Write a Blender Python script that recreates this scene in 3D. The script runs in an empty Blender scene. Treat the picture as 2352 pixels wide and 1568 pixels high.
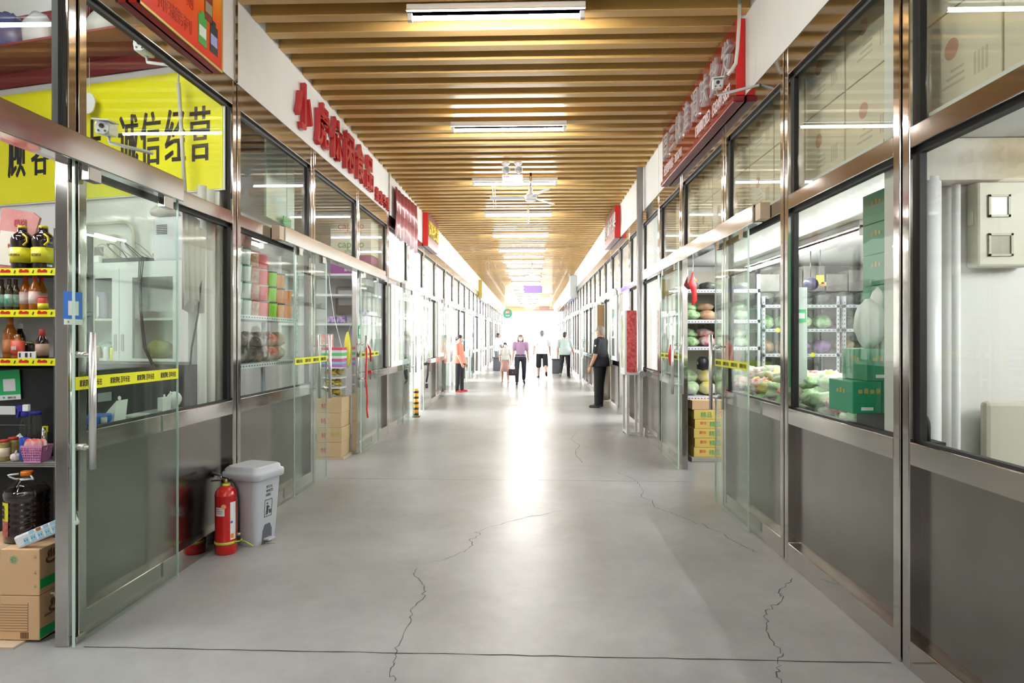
import bpy, math, random
from mathutils import Vector, Matrix, noise as NZ
R=random.Random(7)
S=bpy.context.scene; COL=S.collection
# ---------- camera, world, exposure ----------
F=1450.0; HC=1.45; TH=math.atan((1222-1176)/F)
cd=bpy.data.cameras.new('camera'); cam=bpy.data.objects.new('camera',cd); COL.objects.link(cam)
cd.sensor_width=36; cd.lens=36*F/2352; cd.shift_y=-9/2352; cd.clip_start=.05; cd.clip_end=300
cam.location=(0,0,HC); cam.rotation_euler=(math.pi/2,0,TH); S.camera=cam
W=bpy.data.worlds.new('daylight'); S.world=W; W.use_nodes=True
W.node_tree.nodes['Background'].inputs[0].default_value=(1,1,1,1)
W.node_tree.nodes['Background'].inputs[1].default_value=9
S.view_settings.view_transform='Standard'; S.view_settings.look='None'; S.view_settings.gamma=1
S.view_settings.use_curve_mapping=False
S.view_settings.exposure=1.02
TUBE=80.0; SHOPTUBE=68.0
cy=S.cycles; cy.use_denoising=True; cy.adaptive_threshold=.03; cy.max_bounces=9; cy.diffuse_bounces=3; cy.glossy_bounces=4; cy.transparent_max_bounces=24
cy.transmission_bounces=4; cy.sample_clamp_indirect=6; cy.caustics_reflective=False; cy.caustics_refractive=False

# ---------- helpers ----------
_c,_s=math.cos(TH),math.sin(TH)
def _ray(u,v):
    a=(u-1176)/F; return Vector((a*_c-_s,a*_s+_c,(775-v)/F))
def at(u,v,Y):
    d=_ray(u,v); return Vector((0,0,HC))+d*(Y/d.y)
def onx(u,v,X):
    d=_ray(u,v); return Vector((0,0,HC))+d*(X/d.x)
def onz(u,v,Z=0.0):
    d=_ray(u,v); return Vector((0,0,HC))+d*((Z-HC)/d.z)

MATS={}
def mat(name,col,rough=.5,metal=0,emit=0,noise=None,bump=0,spec=.5,coat=0,scale=8):
    if name in MATS: return MATS[name]
    m=bpy.data.materials.new(name); m.use_nodes=True; MATS[name]=m
    nt=m.node_tree; b=nt.nodes['Principled BSDF']
    b.inputs['Base Color'].default_value=(*col,1); b.inputs['Roughness'].default_value=rough
    b.inputs['Metallic'].default_value=metal; b.inputs['Specular IOR Level'].default_value=spec
    b.inputs['Coat Weight'].default_value=coat
    if emit:
        b.inputs['Emission Color'].default_value=(*col,1); b.inputs['Emission Strength'].default_value=emit
    if noise or bump:
        tc=nt.nodes.new('ShaderNodeTexCoord'); n=nt.nodes.new('ShaderNodeTexNoise')
        n.inputs['Scale'].default_value=scale; n.inputs['Detail'].default_value=5
        nt.links.new(tc.outputs['Object'],n.inputs['Vector'])
        if noise:
            r=nt.nodes.new('ShaderNodeValToRGB'); r.color_ramp.elements[0].position=.35; r.color_ramp.elements[1].position=.65
            r.color_ramp.elements[0].color=(*col,1); r.color_ramp.elements[1].color=(*noise,1)
            nt.links.new(n.outputs['Fac'],r.inputs['Fac']); nt.links.new(r.outputs['Color'],b.inputs['Base Color'])
        if bump:
            bp=nt.nodes.new('ShaderNodeBump'); bp.inputs['Strength'].default_value=bump; bp.inputs['Distance'].default_value=.01
            nt.links.new(n.outputs['Fac'],bp.inputs['Height']); nt.links.new(bp.outputs['Normal'],b.inputs['Normal'])
    return m
def glassmat(name,tint,boost=1.0):
    m=bpy.data.materials.new(name); m.use_nodes=True; nt=m.node_tree; nt.nodes.clear()
    o=nt.nodes.new('ShaderNodeOutputMaterial'); mx=nt.nodes.new('ShaderNodeMixShader')
    t=nt.nodes.new('ShaderNodeBsdfTransparent'); t.inputs[0].default_value=(*tint,1)
    g=nt.nodes.new('ShaderNodeBsdfGlossy'); g.inputs['Roughness'].default_value=0.004; g.inputs[0].default_value=(1,1,1,1)
    lw=nt.nodes.new('ShaderNodeLayerWeight'); lw.inputs[0].default_value=.5
    p=nt.nodes.new('ShaderNodeMath'); p.operation='POWER'; p.inputs[1].default_value=5
    q=nt.nodes.new('ShaderNodeMath'); q.operation='MULTIPLY_ADD'; q.inputs[1].default_value=.8*boost; q.inputs[2].default_value=.03*boost
    nt.links.new(lw.outputs['Facing'],p.inputs[0]); nt.links.new(p.outputs[0],q.inputs[0]); nt.links.new(q.outputs[0],mx.inputs[0])
    nt.links.new(t.outputs[0],mx.inputs[1]); nt.links.new(g.outputs[0],mx.inputs[2]); nt.links.new(mx.outputs[0],o.inputs[0])
    MATS[name]=m; return m
GL=glassmat('clear_glass',(.955,.975,.955),.75)
GD=glassmat('door_glass',(.9,.945,.915),.7)
GP=glassmat('clear_plastic',(.9,.93,.92),1.0)
def slatmat(name,c0,c1,rough):
    m=mat(name,c0,rough,coat=.15); nt=m.node_tree; b=nt.nodes['Principled BSDF']
    tc=nt.nodes.new('ShaderNodeTexCoord'); mp=nt.nodes.new('ShaderNodeMapping'); mp.inputs['Scale'].default_value=(1.2,30,30)
    n=nt.nodes.new('ShaderNodeTexNoise'); n.inputs['Scale'].default_value=3; r=nt.nodes.new('ShaderNodeValToRGB')
    r.color_ramp.elements[0].color=(*c0,1); r.color_ramp.elements[1].color=(*c1,1)
    nt.links.new(tc.outputs['Object'],mp.inputs[0]); nt.links.new(mp.outputs[0],n.inputs['Vector']); nt.links.new(n.outputs['Fac'],r.inputs['Fac'])
    nt.links.new(r.outputs['Color'],b.inputs['Base Color']); return m
WOODSLAT=slatmat('timber_slat',(.65,.39,.115),(.73,.46,.165),.4)
def floormat():
    m=mat('polished_concrete',(.4,.4,.4),.3); nt=m.node_tree; b=nt.nodes['Principled BSDF']; L=nt.links.new
    tc=nt.nodes.new('ShaderNodeTexCoord')
    def ns(sc,det,rg=.55):
        n=nt.nodes.new('ShaderNodeTexNoise'); n.inputs['Scale'].default_value=sc; n.inputs['Detail'].default_value=det; n.inputs['Roughness'].default_value=rg
        L(tc.outputs['Object'],n.inputs['Vector']); return n
    n1=ns(.9,6); n2=ns(9,6,.7); n3=ns(140,2)
    mx=nt.nodes.new('ShaderNodeMath'); mx.operation='MULTIPLY_ADD'; mx.inputs[1].default_value=.28; L(n2.outputs['Fac'],mx.inputs[0]); L(n1.outputs['Fac'],mx.inputs[2])
    m2=nt.nodes.new('ShaderNodeMath'); m2.operation='MULTIPLY_ADD'; m2.inputs[1].default_value=.2; L(n3.outputs['Fac'],m2.inputs[0]); L(mx.outputs[0],m2.inputs[2])
    r=nt.nodes.new('ShaderNodeValToRGB'); e=r.color_ramp.elements
    e[0].position=.33; e[0].color=(.26,.268,.265,1); e[1].position=.68; e[1].color=(.48,.495,.495,1)
    m3=nt.nodes.new('ShaderNodeMath'); m3.operation='MULTIPLY'; m3.inputs[1].default_value=.676; L(m2.outputs[0],m3.inputs[0]); L(m3.outputs[0],r.inputs['Fac']); L(r.outputs['Color'],b.inputs['Base Color'])
    rr=nt.nodes.new('ShaderNodeMapRange'); rr.inputs[1].default_value=.3; rr.inputs[2].default_value=.7; rr.inputs[3].default_value=.295; rr.inputs[4].default_value=.39
    L(n1.outputs['Fac'],rr.inputs[0]); L(rr.outputs[0],b.inputs['Roughness'])
    bp=nt.nodes.new('ShaderNodeBump'); bp.inputs['Strength'].default_value=.06; bp.inputs['Distance'].default_value=.01; L(n2.outputs['Fac'],bp.inputs['Height']); L(bp.outputs['Normal'],b.inputs['Normal'])
    b.inputs['Specular IOR Level'].default_value=.36
    return m
FLOORM=floormat()
STEEL=mat('brushed_steel',(.54,.51,.485),.085,1,bump=.05,scale=5)
SATIN=mat('satin_steel',(.82,.81,.80),.33,1)
STEELP=mat('polished_steel',(.74,.73,.73),.1,1)
KICK=mat('dark_steel_panel',(.27,.26,.235),.19,1,noise=(.30,.29,.265),scale=3)
GASK=mat('black_rubber',(.012,.012,.013),.6)
WHITE=mat('white_paint',(.80,.80,.78),.6)
WALLM=mat('wall_paint',(.82,.81,.78),.7,noise=(.78,.77,.74),scale=2)
CREAM=mat('cream_plastic',(.62,.6,.47),.45)
WPL=mat('white_plastic',(.85,.86,.87),.35)
BLACK=mat('black_plastic',(.015,.016,.018),.35)
DARK=mat('dark_grey',(.07,.07,.075),.5)
VOID=mat('ceiling_void',(.035,.032,.028),.9)
CARD=mat('cardboard',(.76,.50,.28),.75,noise=(.72,.47,.26),scale=4)
CARD2=mat('pale_cardboard',(.66,.50,.29),.75,noise=(.62,.46,.26),scale=4)
LOFTC=mat('beige_carton_board',(.78,.72,.57),.75,noise=(.72,.66,.52),scale=3)
INK=mat('black_ink',(.02,.02,.02),.7)
BRINK=mat('brown_ink',(.16,.08,.035),.8)
RED=mat('red_paint',(.62,.012,.012),.28,coat=.3)
REDG=mat('gloss_dark_red_board',(.24,.01,.01),.07,coat=.7)
REDB=mat('bright_red_panel',(.72,.01,.012),.25)
YEL=mat('yellow_board',(.80,.76,.01),.4)
YELT=mat('yellow_tape',(.85,.85,.0),.5)
ORANGE=mat('orange_plastic',(.9,.25,.02),.4)
GREEN=mat('green_card',(.02,.48,.14),.45)
BLUE=mat('blue_card',(.02,.17,.72),.45)
NAVY=mat('deep_blue_plastic',(.03,.03,.35),.35)
TUBEM=mat('lit_tube',(1,.985,.95),.5,emit=TUBE)
STUBE=mat('lit_shop_tube',(1,1,1),.5,emit=SHOPTUBE)
ANGLE=mat('pale_blue_grey_steel',(.62,.68,.73),.4)

class B:
    def __init__(s): s.v=[]; s.f=[]; s.mi=[]; s.sm=[]; s.m=0
    def _add(s,vs,fs,sm=False):
        o=len(s.v); s.v+=[Vector(p) for p in vs]
        for f in fs: s.f.append([i+o for i in f]); s.mi.append(s.m); s.sm.append(sm)
        return s
    def box(s,x0,y0,z0,x1,y1,z1):
        x0,x1=sorted((x0,x1)); y0,y1=sorted((y0,y1)); z0,z1=sorted((z0,z1))
        return s._add([(x0,y0,z0),(x1,y0,z0),(x1,y1,z0),(x0,y1,z0),(x0,y0,z1),(x1,y0,z1),(x1,y1,z1),(x0,y1,z1)],
          [(0,3,2,1),(4,5,6,7),(0,1,5,4),(1,2,6,5),(2,3,7,6),(3,0,4,7)])
    def obox(s,c,sz,rz=0,M=None):
        M=M or Matrix.Rotation(rz,3,'Z'); c=Vector(c); o=len(s.v)
        s.box(-sz[0]/2,-sz[1]/2,-sz[2]/2,sz[0]/2,sz[1]/2,sz[2]/2)
        for i in range(o,len(s.v)): s.v[i]=M@s.v[i]+c
        return s
    def cone(s,p0,p1,r0,r1=None,n=12,cap=True):
        r1=r0 if r1 is None else r1; p0=Vector(p0); p1=Vector(p1); d=(p1-p0).normalized()
        a=d.orthogonal().normalized(); b=d.cross(a); vs=[]
        for k in range(n):
            t=2*math.pi*k/n; e=a*math.cos(t)+b*math.sin(t); vs+= [p0+e*r0,p1+e*r1]
        s._add(vs,[(2*k,2*((k+1)%n),2*((k+1)%n)+1,2*k+1) for k in range(n)],True)
        if cap:
            o=len(s.v)-2*n
            s.f.append([o+2*k for k in range(n)][::-1]); s.mi.append(s.m); s.sm.append(False)
            s.f.append([o+2*k+1 for k in range(n)]); s.mi.append(s.m); s.sm.append(False)
        return s
    def tube(s,pts,r,n=8):
        pts=[Vector(p) for p in pts]; vs=[]; a=None
        for i,p in enumerate(pts):
            d=((pts[min(i+1,len(pts)-1)]-pts[max(i-1,0)])).normalized()
            a=d.orthogonal().normalized() if a is None else (a-d*a.dot(d)).normalized(); b=d.cross(a)
            vs+=[p+(a*math.cos(2*math.pi*k/n)+b*math.sin(2*math.pi*k/n))*r for k in range(n)]
        fs=[(i*n+k,i*n+(k+1)%n,(i+1)*n+(k+1)%n,(i+1)*n+k) for i in range(len(pts)-1) for k in range(n)]
        s._add(vs,fs,True); o=len(s.v)-len(vs)
        s.f.append([o+k for k in range(n)][::-1]); s.f.append([len(s.v)-n+k for k in range(n)]); s.mi+=[s.m]*2; s.sm+=[False]*2
        return s
    def lathe(s,c,prof,n=18,sx=1,sy=1):
        c=Vector(c); vs=[c+Vector((r*math.cos(2*math.pi*k/n)*sx,r*math.sin(2*math.pi*k/n)*sy,z)) for r,z in prof for k in range(n)]
        fs=[(i*n+k,i*n+(k+1)%n,(i+1)*n+(k+1)%n,(i+1)*n+k) for i in range(len(prof)-1) for k in range(n)]
        s._add(vs,fs,True); o=len(s.v)-len(vs)
        s.f.append([o+k for k in range(n)][::-1]); s.f.append([len(s.v)-n+k for k in range(n)]); s.mi+=[s.m]*2; s.sm+=[False]*2
        return s
    def sph(s,c,rx,ry=None,rz=None,nu=14,nv=9,M=None,jit=0):
        ry=rx if ry is None else ry; rz=rx if rz is None else rz; c=Vector(c); vs=[Vector((0,0,-rz))]
        if jit: nu,nv=max(nu,20),max(nv,12); of=Vector((R.random()*50,R.random()*50,R.random()*50))
        for j in range(1,nv):
            t=-math.pi/2+math.pi*j/nv
            for k in range(nu):
                a=2*math.pi*k/nu; f=1
                if jit:
                    d=Vector((math.cos(t)*math.cos(a),math.cos(t)*math.sin(a),math.sin(t))); f=1+jit*(1.1*NZ.noise(d*1.3+of)+1.0*abs(NZ.noise(d*3.2+of))+.5*NZ.noise(d*7+of)-.25)
                vs.append(Vector((rx*f*math.cos(t)*math.cos(a),ry*f*math.cos(t)*math.sin(a),rz*f*math.sin(t))))
        vs.append(Vector((0,0,rz))); L=len(vs)-1
        if M: vs=[M@p for p in vs]
        fs=[(0,1+(k+1)%nu,1+k) for k in range(nu)]
        fs+=[(1+j*nu+k,1+j*nu+(k+1)%nu,1+(j+1)*nu+(k+1)%nu,1+(j+1)*nu+k) for j in range(nv-2) for k in range(nu)]
        fs+=[(L,1+(nv-2)*nu+k,1+(nv-2)*nu+(k+1)%nu) for k in range(nu)]
        return s._add([c+p for p in vs],fs,True)
    def cap(s,p0,p1,r0,r1,n=12):
        s.cone(p0,p1,r0,r1,n); s.sph(p0,r0,nu=n,nv=8); return s.sph(p1,r1,nu=n,nv=8)
    def prism(s,pts,vec):
        n=len(pts); vec=Vector(vec); pts=[Vector(p) for p in pts]
        return s._add(pts+[p+vec for p in pts],[list(range(n))[::-1],list(range(n,2*n))]+[(k,(k+1)%n,n+(k+1)%n,n+k) for k in range(n)])
    def quad(s,*p): return s._add(p,[list(range(len(p)))])
    def strip(s,a,b,sm=True):
        n=len(a); return s._add(list(a)+list(b),[(i,i+1,n+i+1,n+i) for i in range(n-1)],sm)
    def text(s,t,o,rt,up,h,ext=.002,bold=0,sx=1.0,align='L'):
        vs,fs,w=tmesh(t,bold); o=Vector(o); rt=Vector(rt).normalized(); up=Vector(up).normalized(); n=rt.cross(up)
        ox={'L':0,'C':-w/2,'R':-w}[align]
        return s._add([o+rt*((p.x+ox)*h*sx)+up*(p.y*h)+n*(ext*p.z) for p in vs],fs)
_tc={}
def tmesh(t,bold=0):
    k=(t,bold)
    if k in _tc: return _tc[k]
    c=bpy.data.curves.new('t','FONT'); c.body=t; c.size=1; c.extrude=.5; c.offset=bold; c.resolution_u=2
    o=bpy.data.objects.new('t',c); COL.objects.link(o); bpy.context.view_layer.update()
    me=bpy.data.meshes.new_from_object(o.evaluated_get(bpy.context.evaluated_depsgraph_get()))
    vs=[Vector((v.co.x,v.co.y,v.co.z+.5)) for v in me.vertices]; fs=[list(p.vertices) for p in me.polygons]
    bpy.data.objects.remove(o); bpy.data.curves.remove(c); bpy.data.meshes.remove(me)
    w=max([v.x for v in vs] or [0]); _tc[k]=(vs,fs,w); return _tc[k]

ORG={}
def build(b,name,m,parent=None,bev=0,rem=0,sub=0):
    o0=ORG.get(parent.name,Vector()) if parent else Vector()
    me=bpy.data.meshes.new(name); me.from_pydata([tuple(p-o0) for p in b.v],[],b.f)
    for x in (m if isinstance(m,(list,tuple)) else [m]): me.materials.append(x)
    me.polygons.foreach_set('material_index',b.mi); me.polygons.foreach_set('use_smooth',b.sm); me.update()
    o=bpy.data.objects.new(name,me); COL.objects.link(o)
    if parent: o.parent=parent; ORG[o.name]=o0
    if bev:
        d=o.modifiers.new('b','BEVEL'); d.width=bev; d.segments=2; d.limit_method='ANGLE'
    if rem:
        d=o.modifiers.new('r','REMESH'); d.mode='VOXEL'; d.voxel_size=rem; d.use_smooth_shade=True
        d=o.modifiers.new('s','SMOOTH'); d.iterations=5; d.factor=.5
    return o
def tag(o,label,cat,group=None,kind=None):
    o['label']=label; o['category']=cat
    if group: o['group']=group
    if kind: o['kind']=kind
    return o
def thing(name,label,cat,loc=(0,0,0),group=None,kind=None):
    o=bpy.data.objects.new(name,None); o.empty_display_size=.05; COL.objects.link(o); o.location=loc; ORG[o.name]=Vector(loc)
    return tag(o,label,cat,group,kind)
def one(b,name,m,label,cat,group=None,kind=None,bev=0,loc=None):
    # a thing that is one mesh; origin at its lowest centre
    if loc is None:
        lo=[min(p[i] for p in b.v) for i in range(3)]; hi=[max(p[i] for p in b.v) for i in range(3)]
        loc=Vector(((lo[0]+hi[0])/2,(lo[1]+hi[1])/2,lo[2]))
    b.v=[p-Vector(loc) for p in b.v]; o=build(b,name,m,None,bev); o.location=loc
    return tag(o,label,cat,group,kind)
def label_part(o,l): o['label']=l; return o
def copy_tree(o,loc,rz=0,label=None,group=None,parent=None):
    c=o.copy(); COL.objects.link(c)
    if parent: c.parent=parent
    else:
        c.location=loc; c.rotation_euler=(0,0,rz)
        if label: c['label']=label
        if group: c['group']=group
    for ch in list(o.children): copy_tree(ch,None,parent=c)
    return c
ORD='first second third fourth fifth sixth seventh eighth ninth tenth eleventh twelfth thirteenth fourteenth fifteenth sixteenth seventeenth eighteenth nineteenth twentieth'.split()
def nth(i):
    if i<20: return ORD[i]
    return ('twenty-' if i<29 else 'thirty-')+ORD[(i-20)%10] if (i+1)%10 else ('thirtieth' if i==29 else 'fortieth')

# ---------- shell ----------
XL,XR=-2.17,1.645; YEND=51.0; ZS=3.93; SIL=.89
b=B(); b.box(-7,-6,-.2,7,YEND+1,0)
floor=tag(build(b,'floor',FLOORM),'grey polished concrete floor running down the whole corridor','floor',kind='structure')
JOINT=mat('joint_black',(.05,.05,.048),.8); CRK=mat('crack_grey',(.10,.10,.095),.9)
def ribbon(pts,w,z=.0012):
    b=B(); n=len(pts); a=[];c=[]
    for i,p in enumerate(pts):
        d=(pts[min(i+1,n-1)]-pts[max(i-1,0)]); d.z=0; d.normalize(); q=Vector((-d.y,d.x,0)); ww=w*(.5+R.random())
        a.append(Vector((p.x,p.y,z))+q*ww); c.append(Vector((p.x,p.y,z))-q*ww)
    return b.strip(a,c,False)
for k,(y,w) in enumerate([(2.88,.003),(6.42,.003),(9.95,.003),(13.5,.004),(17.0,.004),(20.5,.004)]):
    pts=[Vector((x*.1,y+R.uniform(-.004,.004)-.008*x*.1,0)) for x in range(-21,17)]
    build(ribbon(pts,w),'joint',JOINT,floor)
cracks=[[(905,1568),(900,1545),(906,1510),(914,1480),(945,1420),(948,1395),(972,1370),(977,1345),(952,1325),(958,1305)],
 [(1000,1290),(1060,1270),(1088,1250),(1078,1240),(1105,1225),(1090,1222),(1160,1200),(1205,1190),(1290,1172)],
 [(1790,1568),(1782,1530),(1797,1505),(1775,1470),(1760,1440),(1758,1415),(1770,1398),(1800,1372),(1790,1362),(1805,1345),(1820,1328)],
 [(1600,1203),(1572,1188),(1545,1178),(1505,1165),(1498,1150),(1472,1142),(1480,1128),(1466,1110),(1450,1098),(1420,1085)],
 [(1335,1062),(1320,1040),(1330,1022),(1312,1008),(1322,995)],[(1610,1203),(1660,1225),(1700,1250),(1740,1268)]]
for cr in cracks:
    P=[onz(u,v) for u,v in cr]; pts=[]
    for i in range(len(P)-1):
        for k in range(5): pts.append(P[i].lerp(P[i+1],k/5)+Vector((R.uniform(-.012,.012),R.uniform(-.02,.02),0)))
    pts.append(P[-1]); build(ribbon(pts,.0022),'crack',CRK,floor)
b=B(); b.box(-7.2,-6,4.25,7.2,YEND,4.4)
ceil=tag(build(b,'ceiling',VOID),'slatted timber ceiling along the corridor with a dark void above','ceiling',kind='structure')
y=4.81-.2705*39; sl=None; n=0; rest=B()
while y<YEND-.3:
    if 4.3<y<32:
        if sl is None:
            bb=B(); bb.box(XL,0,0,XR,.105,.11); sl=build(bb,'slat',WOODSLAT,ceil,bev=.004); sl.location=(0,y,ZS); first=sl
        elif n<100:
            c=sl.copy(); COL.objects.link(c); c.location=(0,y,ZS)
        else: rest.box(XL,y,ZS,XR,y+.105,ZS+.11)
        n+=1
    else: rest.box(XL,y,ZS,XR,y+.105,ZS+.11)
    y+=.2705
r=build(rest,'slat',WOODSLAT,ceil); r['kind']='stuff'
# fascias
def fascia(side,segs):
    x=XL if side=='left' else XR; s=-1 if side=='left' else 1
    b=B()
    for a,c in segs: b.box(x,a,3.32,x+s*.12,c-.02,4.25)
    return tag(build(b,'wall_'+side,WALLM),f'white painted fascia band above the {side} hand storefronts','wall',kind='structure')
fascia('left',[(-6,4.58),(4.58,9.5),(9.5,14.28),(14.28,19.06),(19.06,28.6),(28.6,38.2),(38.2,YEND)])
fascia('right',[(-6,8.28),(8.28,13.4),(13.4,22),(22,32),(32,42),(42,YEND)])
# outer walls of the shops: solid near, large windows farther along, openings enlarged for daylight
def outer(side):
    s=-1 if side=='left' else 1; x=s*6.4; b=B(); b.box(x,-6,0,x+s*.2,9.4,4.25)
    y=9.4
    while y<YEND:
        b.box(x,y,0,x+s*.2,y+.35,4.25); b.box(x,y+.35,0,x+s*.2,y+4.78,.35); b.box(x,y+.35,3.7,x+s*.2,y+4.78,4.25)
        for t in (1.5,3.0): b.box(x+s*.06,y+.35+t,.35,x+s*.12,y+.41+t,3.7)
        y+=4.78
    tag(build(b,'wall_outer_'+side,WALLM),f'white outer wall behind the {side} hand shops','wall',kind='structure')
outer('left'); outer('right')
b=B(); b.box(-6.6,-6.2,0,6.6,-6,4.4); tag(build(b,'wall_rear',WALLM),'white wall closing the corridor behind the viewpoint','wall',kind='structure')
b=B(); b.box(-40,YEND+1,-.2,40,160,-.02); tag(build(b,'ground',mat('pale_paving',(.7,.69,.66),.7)),'sunlit pale paving outside the far end of the corridor','ground',kind='structure')
b=B()
for a in (-6.5,XR): b.box(a,YEND,0,a+4.3 if a<0 else a+4.9,YEND+.2,4.4)
b.box(XL,YEND,3.55,XR,YEND+.2,4.4)
tag(build(b,'wall_far',mat('warm_cream_paint',(.8,.62,.4),.7)),'cream end wall around the bright open far doorway','wall',kind='structure')
# dividers
def divider(n,side,y,top=4.25,p=None):
    s=-1 if side=='left' else 1; x=XL if s<0 else XR; b=B()
    if p: b.prism([p[0],p[1],p[2],p[3]],(0,0,top))
    else: b.box(x+s*.07,y-.05,0,s*6.4,y+.05,top)
    tag(build(b,f'wall_divider_{n}',WALLM),f'white partition wall between two {side} hand shops, {nth(n-1)} along the corridor','wall',kind='structure')
divider(1,'left',4.5,p=[(-2.26,4.5,0),(-6.4,5.5,0),(-6.4,5.6,0),(-2.26,4.6,0)])
LD=[9.48+4.78*k for k in range(8)]; RD=[8.28+4.9*k for k in range(8)]
for i,y in enumerate(LD): divider(i+2,'left',y)
divider(1,'right',3.08)
for i,y in enumerate(RD): divider(i+2,'right',y)

# ---------- storefront bays ----------
Z0,Z1,Z2,Z3,Z4,Z5,Z6=.13,.895,.995,2.275,2.367,3.14,3.32
NW=[0]
bay_cache={}
def bay(side,y0,y1,door=False,label=''):
    s=-1 if side=='left' else 1; X=XL if s<0 else XR; w=y1-y0; key=(side,round(w,3),door); NW[0]+=1
    name=f'window_{NW[0]}'
    if key in bay_cache:
        t=copy_tree(bay_cache[key],(X,y0,0)); t.name=name; t['label']=label; return t
    t=thing(name,label,'storefront window',(X,y0,0),kind='structure')
    def bx(b,d0,d1,a,c,z0,z1): b.box(X+s*d0,y0+a,z0,X+s*d1,y0+c,z1)
    f=B(); g=.009; sw=.062
    for a,c in ((g,sw),(w-sw,w-g)): bx(f,0,.065,a,c,0,Z6)
    rails=[(Z3,Z4),(Z5,Z6)]+([] if door else [(0,Z0),(Z1,Z2)])
    for z0,z1 in rails: bx(f,.002,.063,sw,w-sw,z0,z1)
    build(f,'frame',STEEL,t,bev=.004)
    k=B(); bx(k,.03,.06,0,g,0,Z6); bx(k,.03,.06,w-g,w,0,Z6)
    panes=[('upper_pane',Z4,Z5)]+([] if door else [('lower_pane',Z2,Z3)])
    gw=.026
    for _,z0,z1 in panes:
        bx(k,.03,.06,sw,sw+gw,z0,z1); bx(k,.03,.06,w-sw-gw,w-sw,z0,z1)
        bx(k,.03,.06,sw,w-sw,z1-gw,z1); bx(k,.03,.06,sw,w-sw,z0,z0+.008)
    build(k,'gasket',GASK,t)
    for nm,z0,z1 in panes:
        p=B(); bx(p,.042,.05,sw+gw*.5,w-sw-gw*.5,z0+.006,z1-.006); build(p,nm,GL,t)
    if not door:
        p=B(); bx(p,.048,.062,sw,w-sw,Z0,Z1); build(p,'kick_panel',KICK,t)
    bay_cache[key]=t; return t
LB=[1.2,2.95,4.58,6.2,7.83,9.46]; 
while LB[-1]<YEND-1.6: LB.append(LB[-1]+1.593)
for i in range(len(LB)-1):
    dr=i%3==0; 
    bay('left',LB[i],LB[i+1],dr,f'{nth(i)} bay of the left hand storefronts, '+('steel header and pane over an open doorway' if dr else 'steel frame with glass over a dark panel'))
RB=[1.56,2.87,4.18,5.48,7.05,8.28]
while RB[-1]<YEND-1.3: RB.append(RB[-1]+1.25)
for i in range(len(RB)-1):
    dr=i==3 or (i>4 and (i-3)%4==0)
    bay('right',RB[i],RB[i+1],dr,f'{nth(i)} bay of the right hand storefronts, '+('steel header and pane over an open doorway' if dr else 'steel frame with glass over a dark panel'))
NT=[0]
def track(side,y0,y1,label):
    s=-1 if side=='left' else 1; X=XL if s<0 else XR; NT[0]+=1
    b=B(); b.box(X-s*.002,y0,2.265,X-s*.075,y1,2.40)
    tag(build(b,f'trim_{NT[0]}',STEELP,bev=.006),label,'door track',kind='structure')
track('left',1.2,3.74,'polished steel door track over the near left glass door')
track('left',5.3,9.0,'polished steel door track over the two left doors below the red letters')
track('right',4.55,9.3,'polished steel door track over the right hand vegetable shop doors')
for k in range(7): track('left',10.4+4.78*k,13.3+4.78*k,f'{nth(k)} steel door track beyond the red letter shop on the left')
for k in range(7): track('right',12.3+5*k,15.4+5*k,f'{nth(k)} steel door track beyond the red cabinet on the right')
for k,(sd,yy,l) in enumerate((('left',5.24,'small pale wooden block at the end of the left door track'),('right',4.46,'small pale wooden block at the end of the right door track'))):
    b=B(); s_=-1 if sd=='left' else 1; X=XL if s_<0 else XR; b.box(X-s_*.001,yy-.05,2.27,X-s_*.07,yy+.05,2.385); one(b,'wooden_block',mat('pale_wood_block',(.72,.56,.4),.6),l,'block',bev=.003)
ND=[0]
EDGE=mat('pale_glass_edge',(.62,.8,.72),.2)
def door(side,a,c,label,hend,tape=True,clamps=True,cont=None):
    s=-1 if side=='left' else 1; X=(XL if s<0 else XR)-s*.045; ND[0]+=1
    t=thing(f'door_{ND[0]}',label,'glass door',(X,(a+c)/2,0),kind='structure')
    b=B(); b.box(X-.006,a+.003,.015,X+.006,c-.003,2.27); build(b,'glass_panel',GD,t)
    b=B()
    for y in (a,c-.003): b.box(X-.006,y,.015,X+.006,y+.003,2.27)
    build(b,'glass_edge',EDGE,t)
    hy=a+.05 if hend=='a' else c-.05
    h=B()
    for q in (-1,1):
        h.cone((X+q*.055,hy,.83),(X+q*.055,hy,1.475),.016,n=16)
    for z in (.935,1.37): h.cone((X-.055,hy,z),(X+.055,hy,z),.0085,n=12); h.cone((X-.02,hy,z),(X+.02,hy,z),.016,n=12)
    build(h,'handle',SATIN,t)
    if clamps:
        for y in (a+.12,c-.12):
            k=B(); k.box(X-.02,y-.045,2.2,X+.02,y+.045,2.268); build(k,'clamp',STEEL,t,bev=.003)
    if tape:
        k=B(); xf=X-s*.0075; k.box(X-s*.0062,a+.004,1.205,xf,c-.004,1.266); tp=build(k,'warning_tape',YELT,t)
        k=B(); rt=(0,1,0) if s<0 else (0,-1,0); y0=a if s<0 else c
        L=(c-a); n=int(L/.2)
        for i in range(n):
            yy=y0+(1 if s<0 else -1)*(.03+i*L/n)
            k.text('家家调味 百年长在',(xf-s*.0003,yy,1.222),rt,(0,0,1),.034,.0006,0.02,.55)
        build(k,'print',INK,tp)
    return t
d1=door('left',2.86,3.72,'sliding glass door with yellow tape beside the near left steel post','a')
d2=door('left',5.58,6.46,'sliding glass door with yellow tape beside the stacked cartons','b')
d3=door('left',7.78,8.66,'glass door with red ribbon on its handle past the stacked cartons','a')
d4=door('left',10.35,11.25,'glass door panel past the white sliding window on the left','b',False)
d5=door('left',12.3,13.2,'glass door panel with black lock cable on its handle','a',False)
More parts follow.
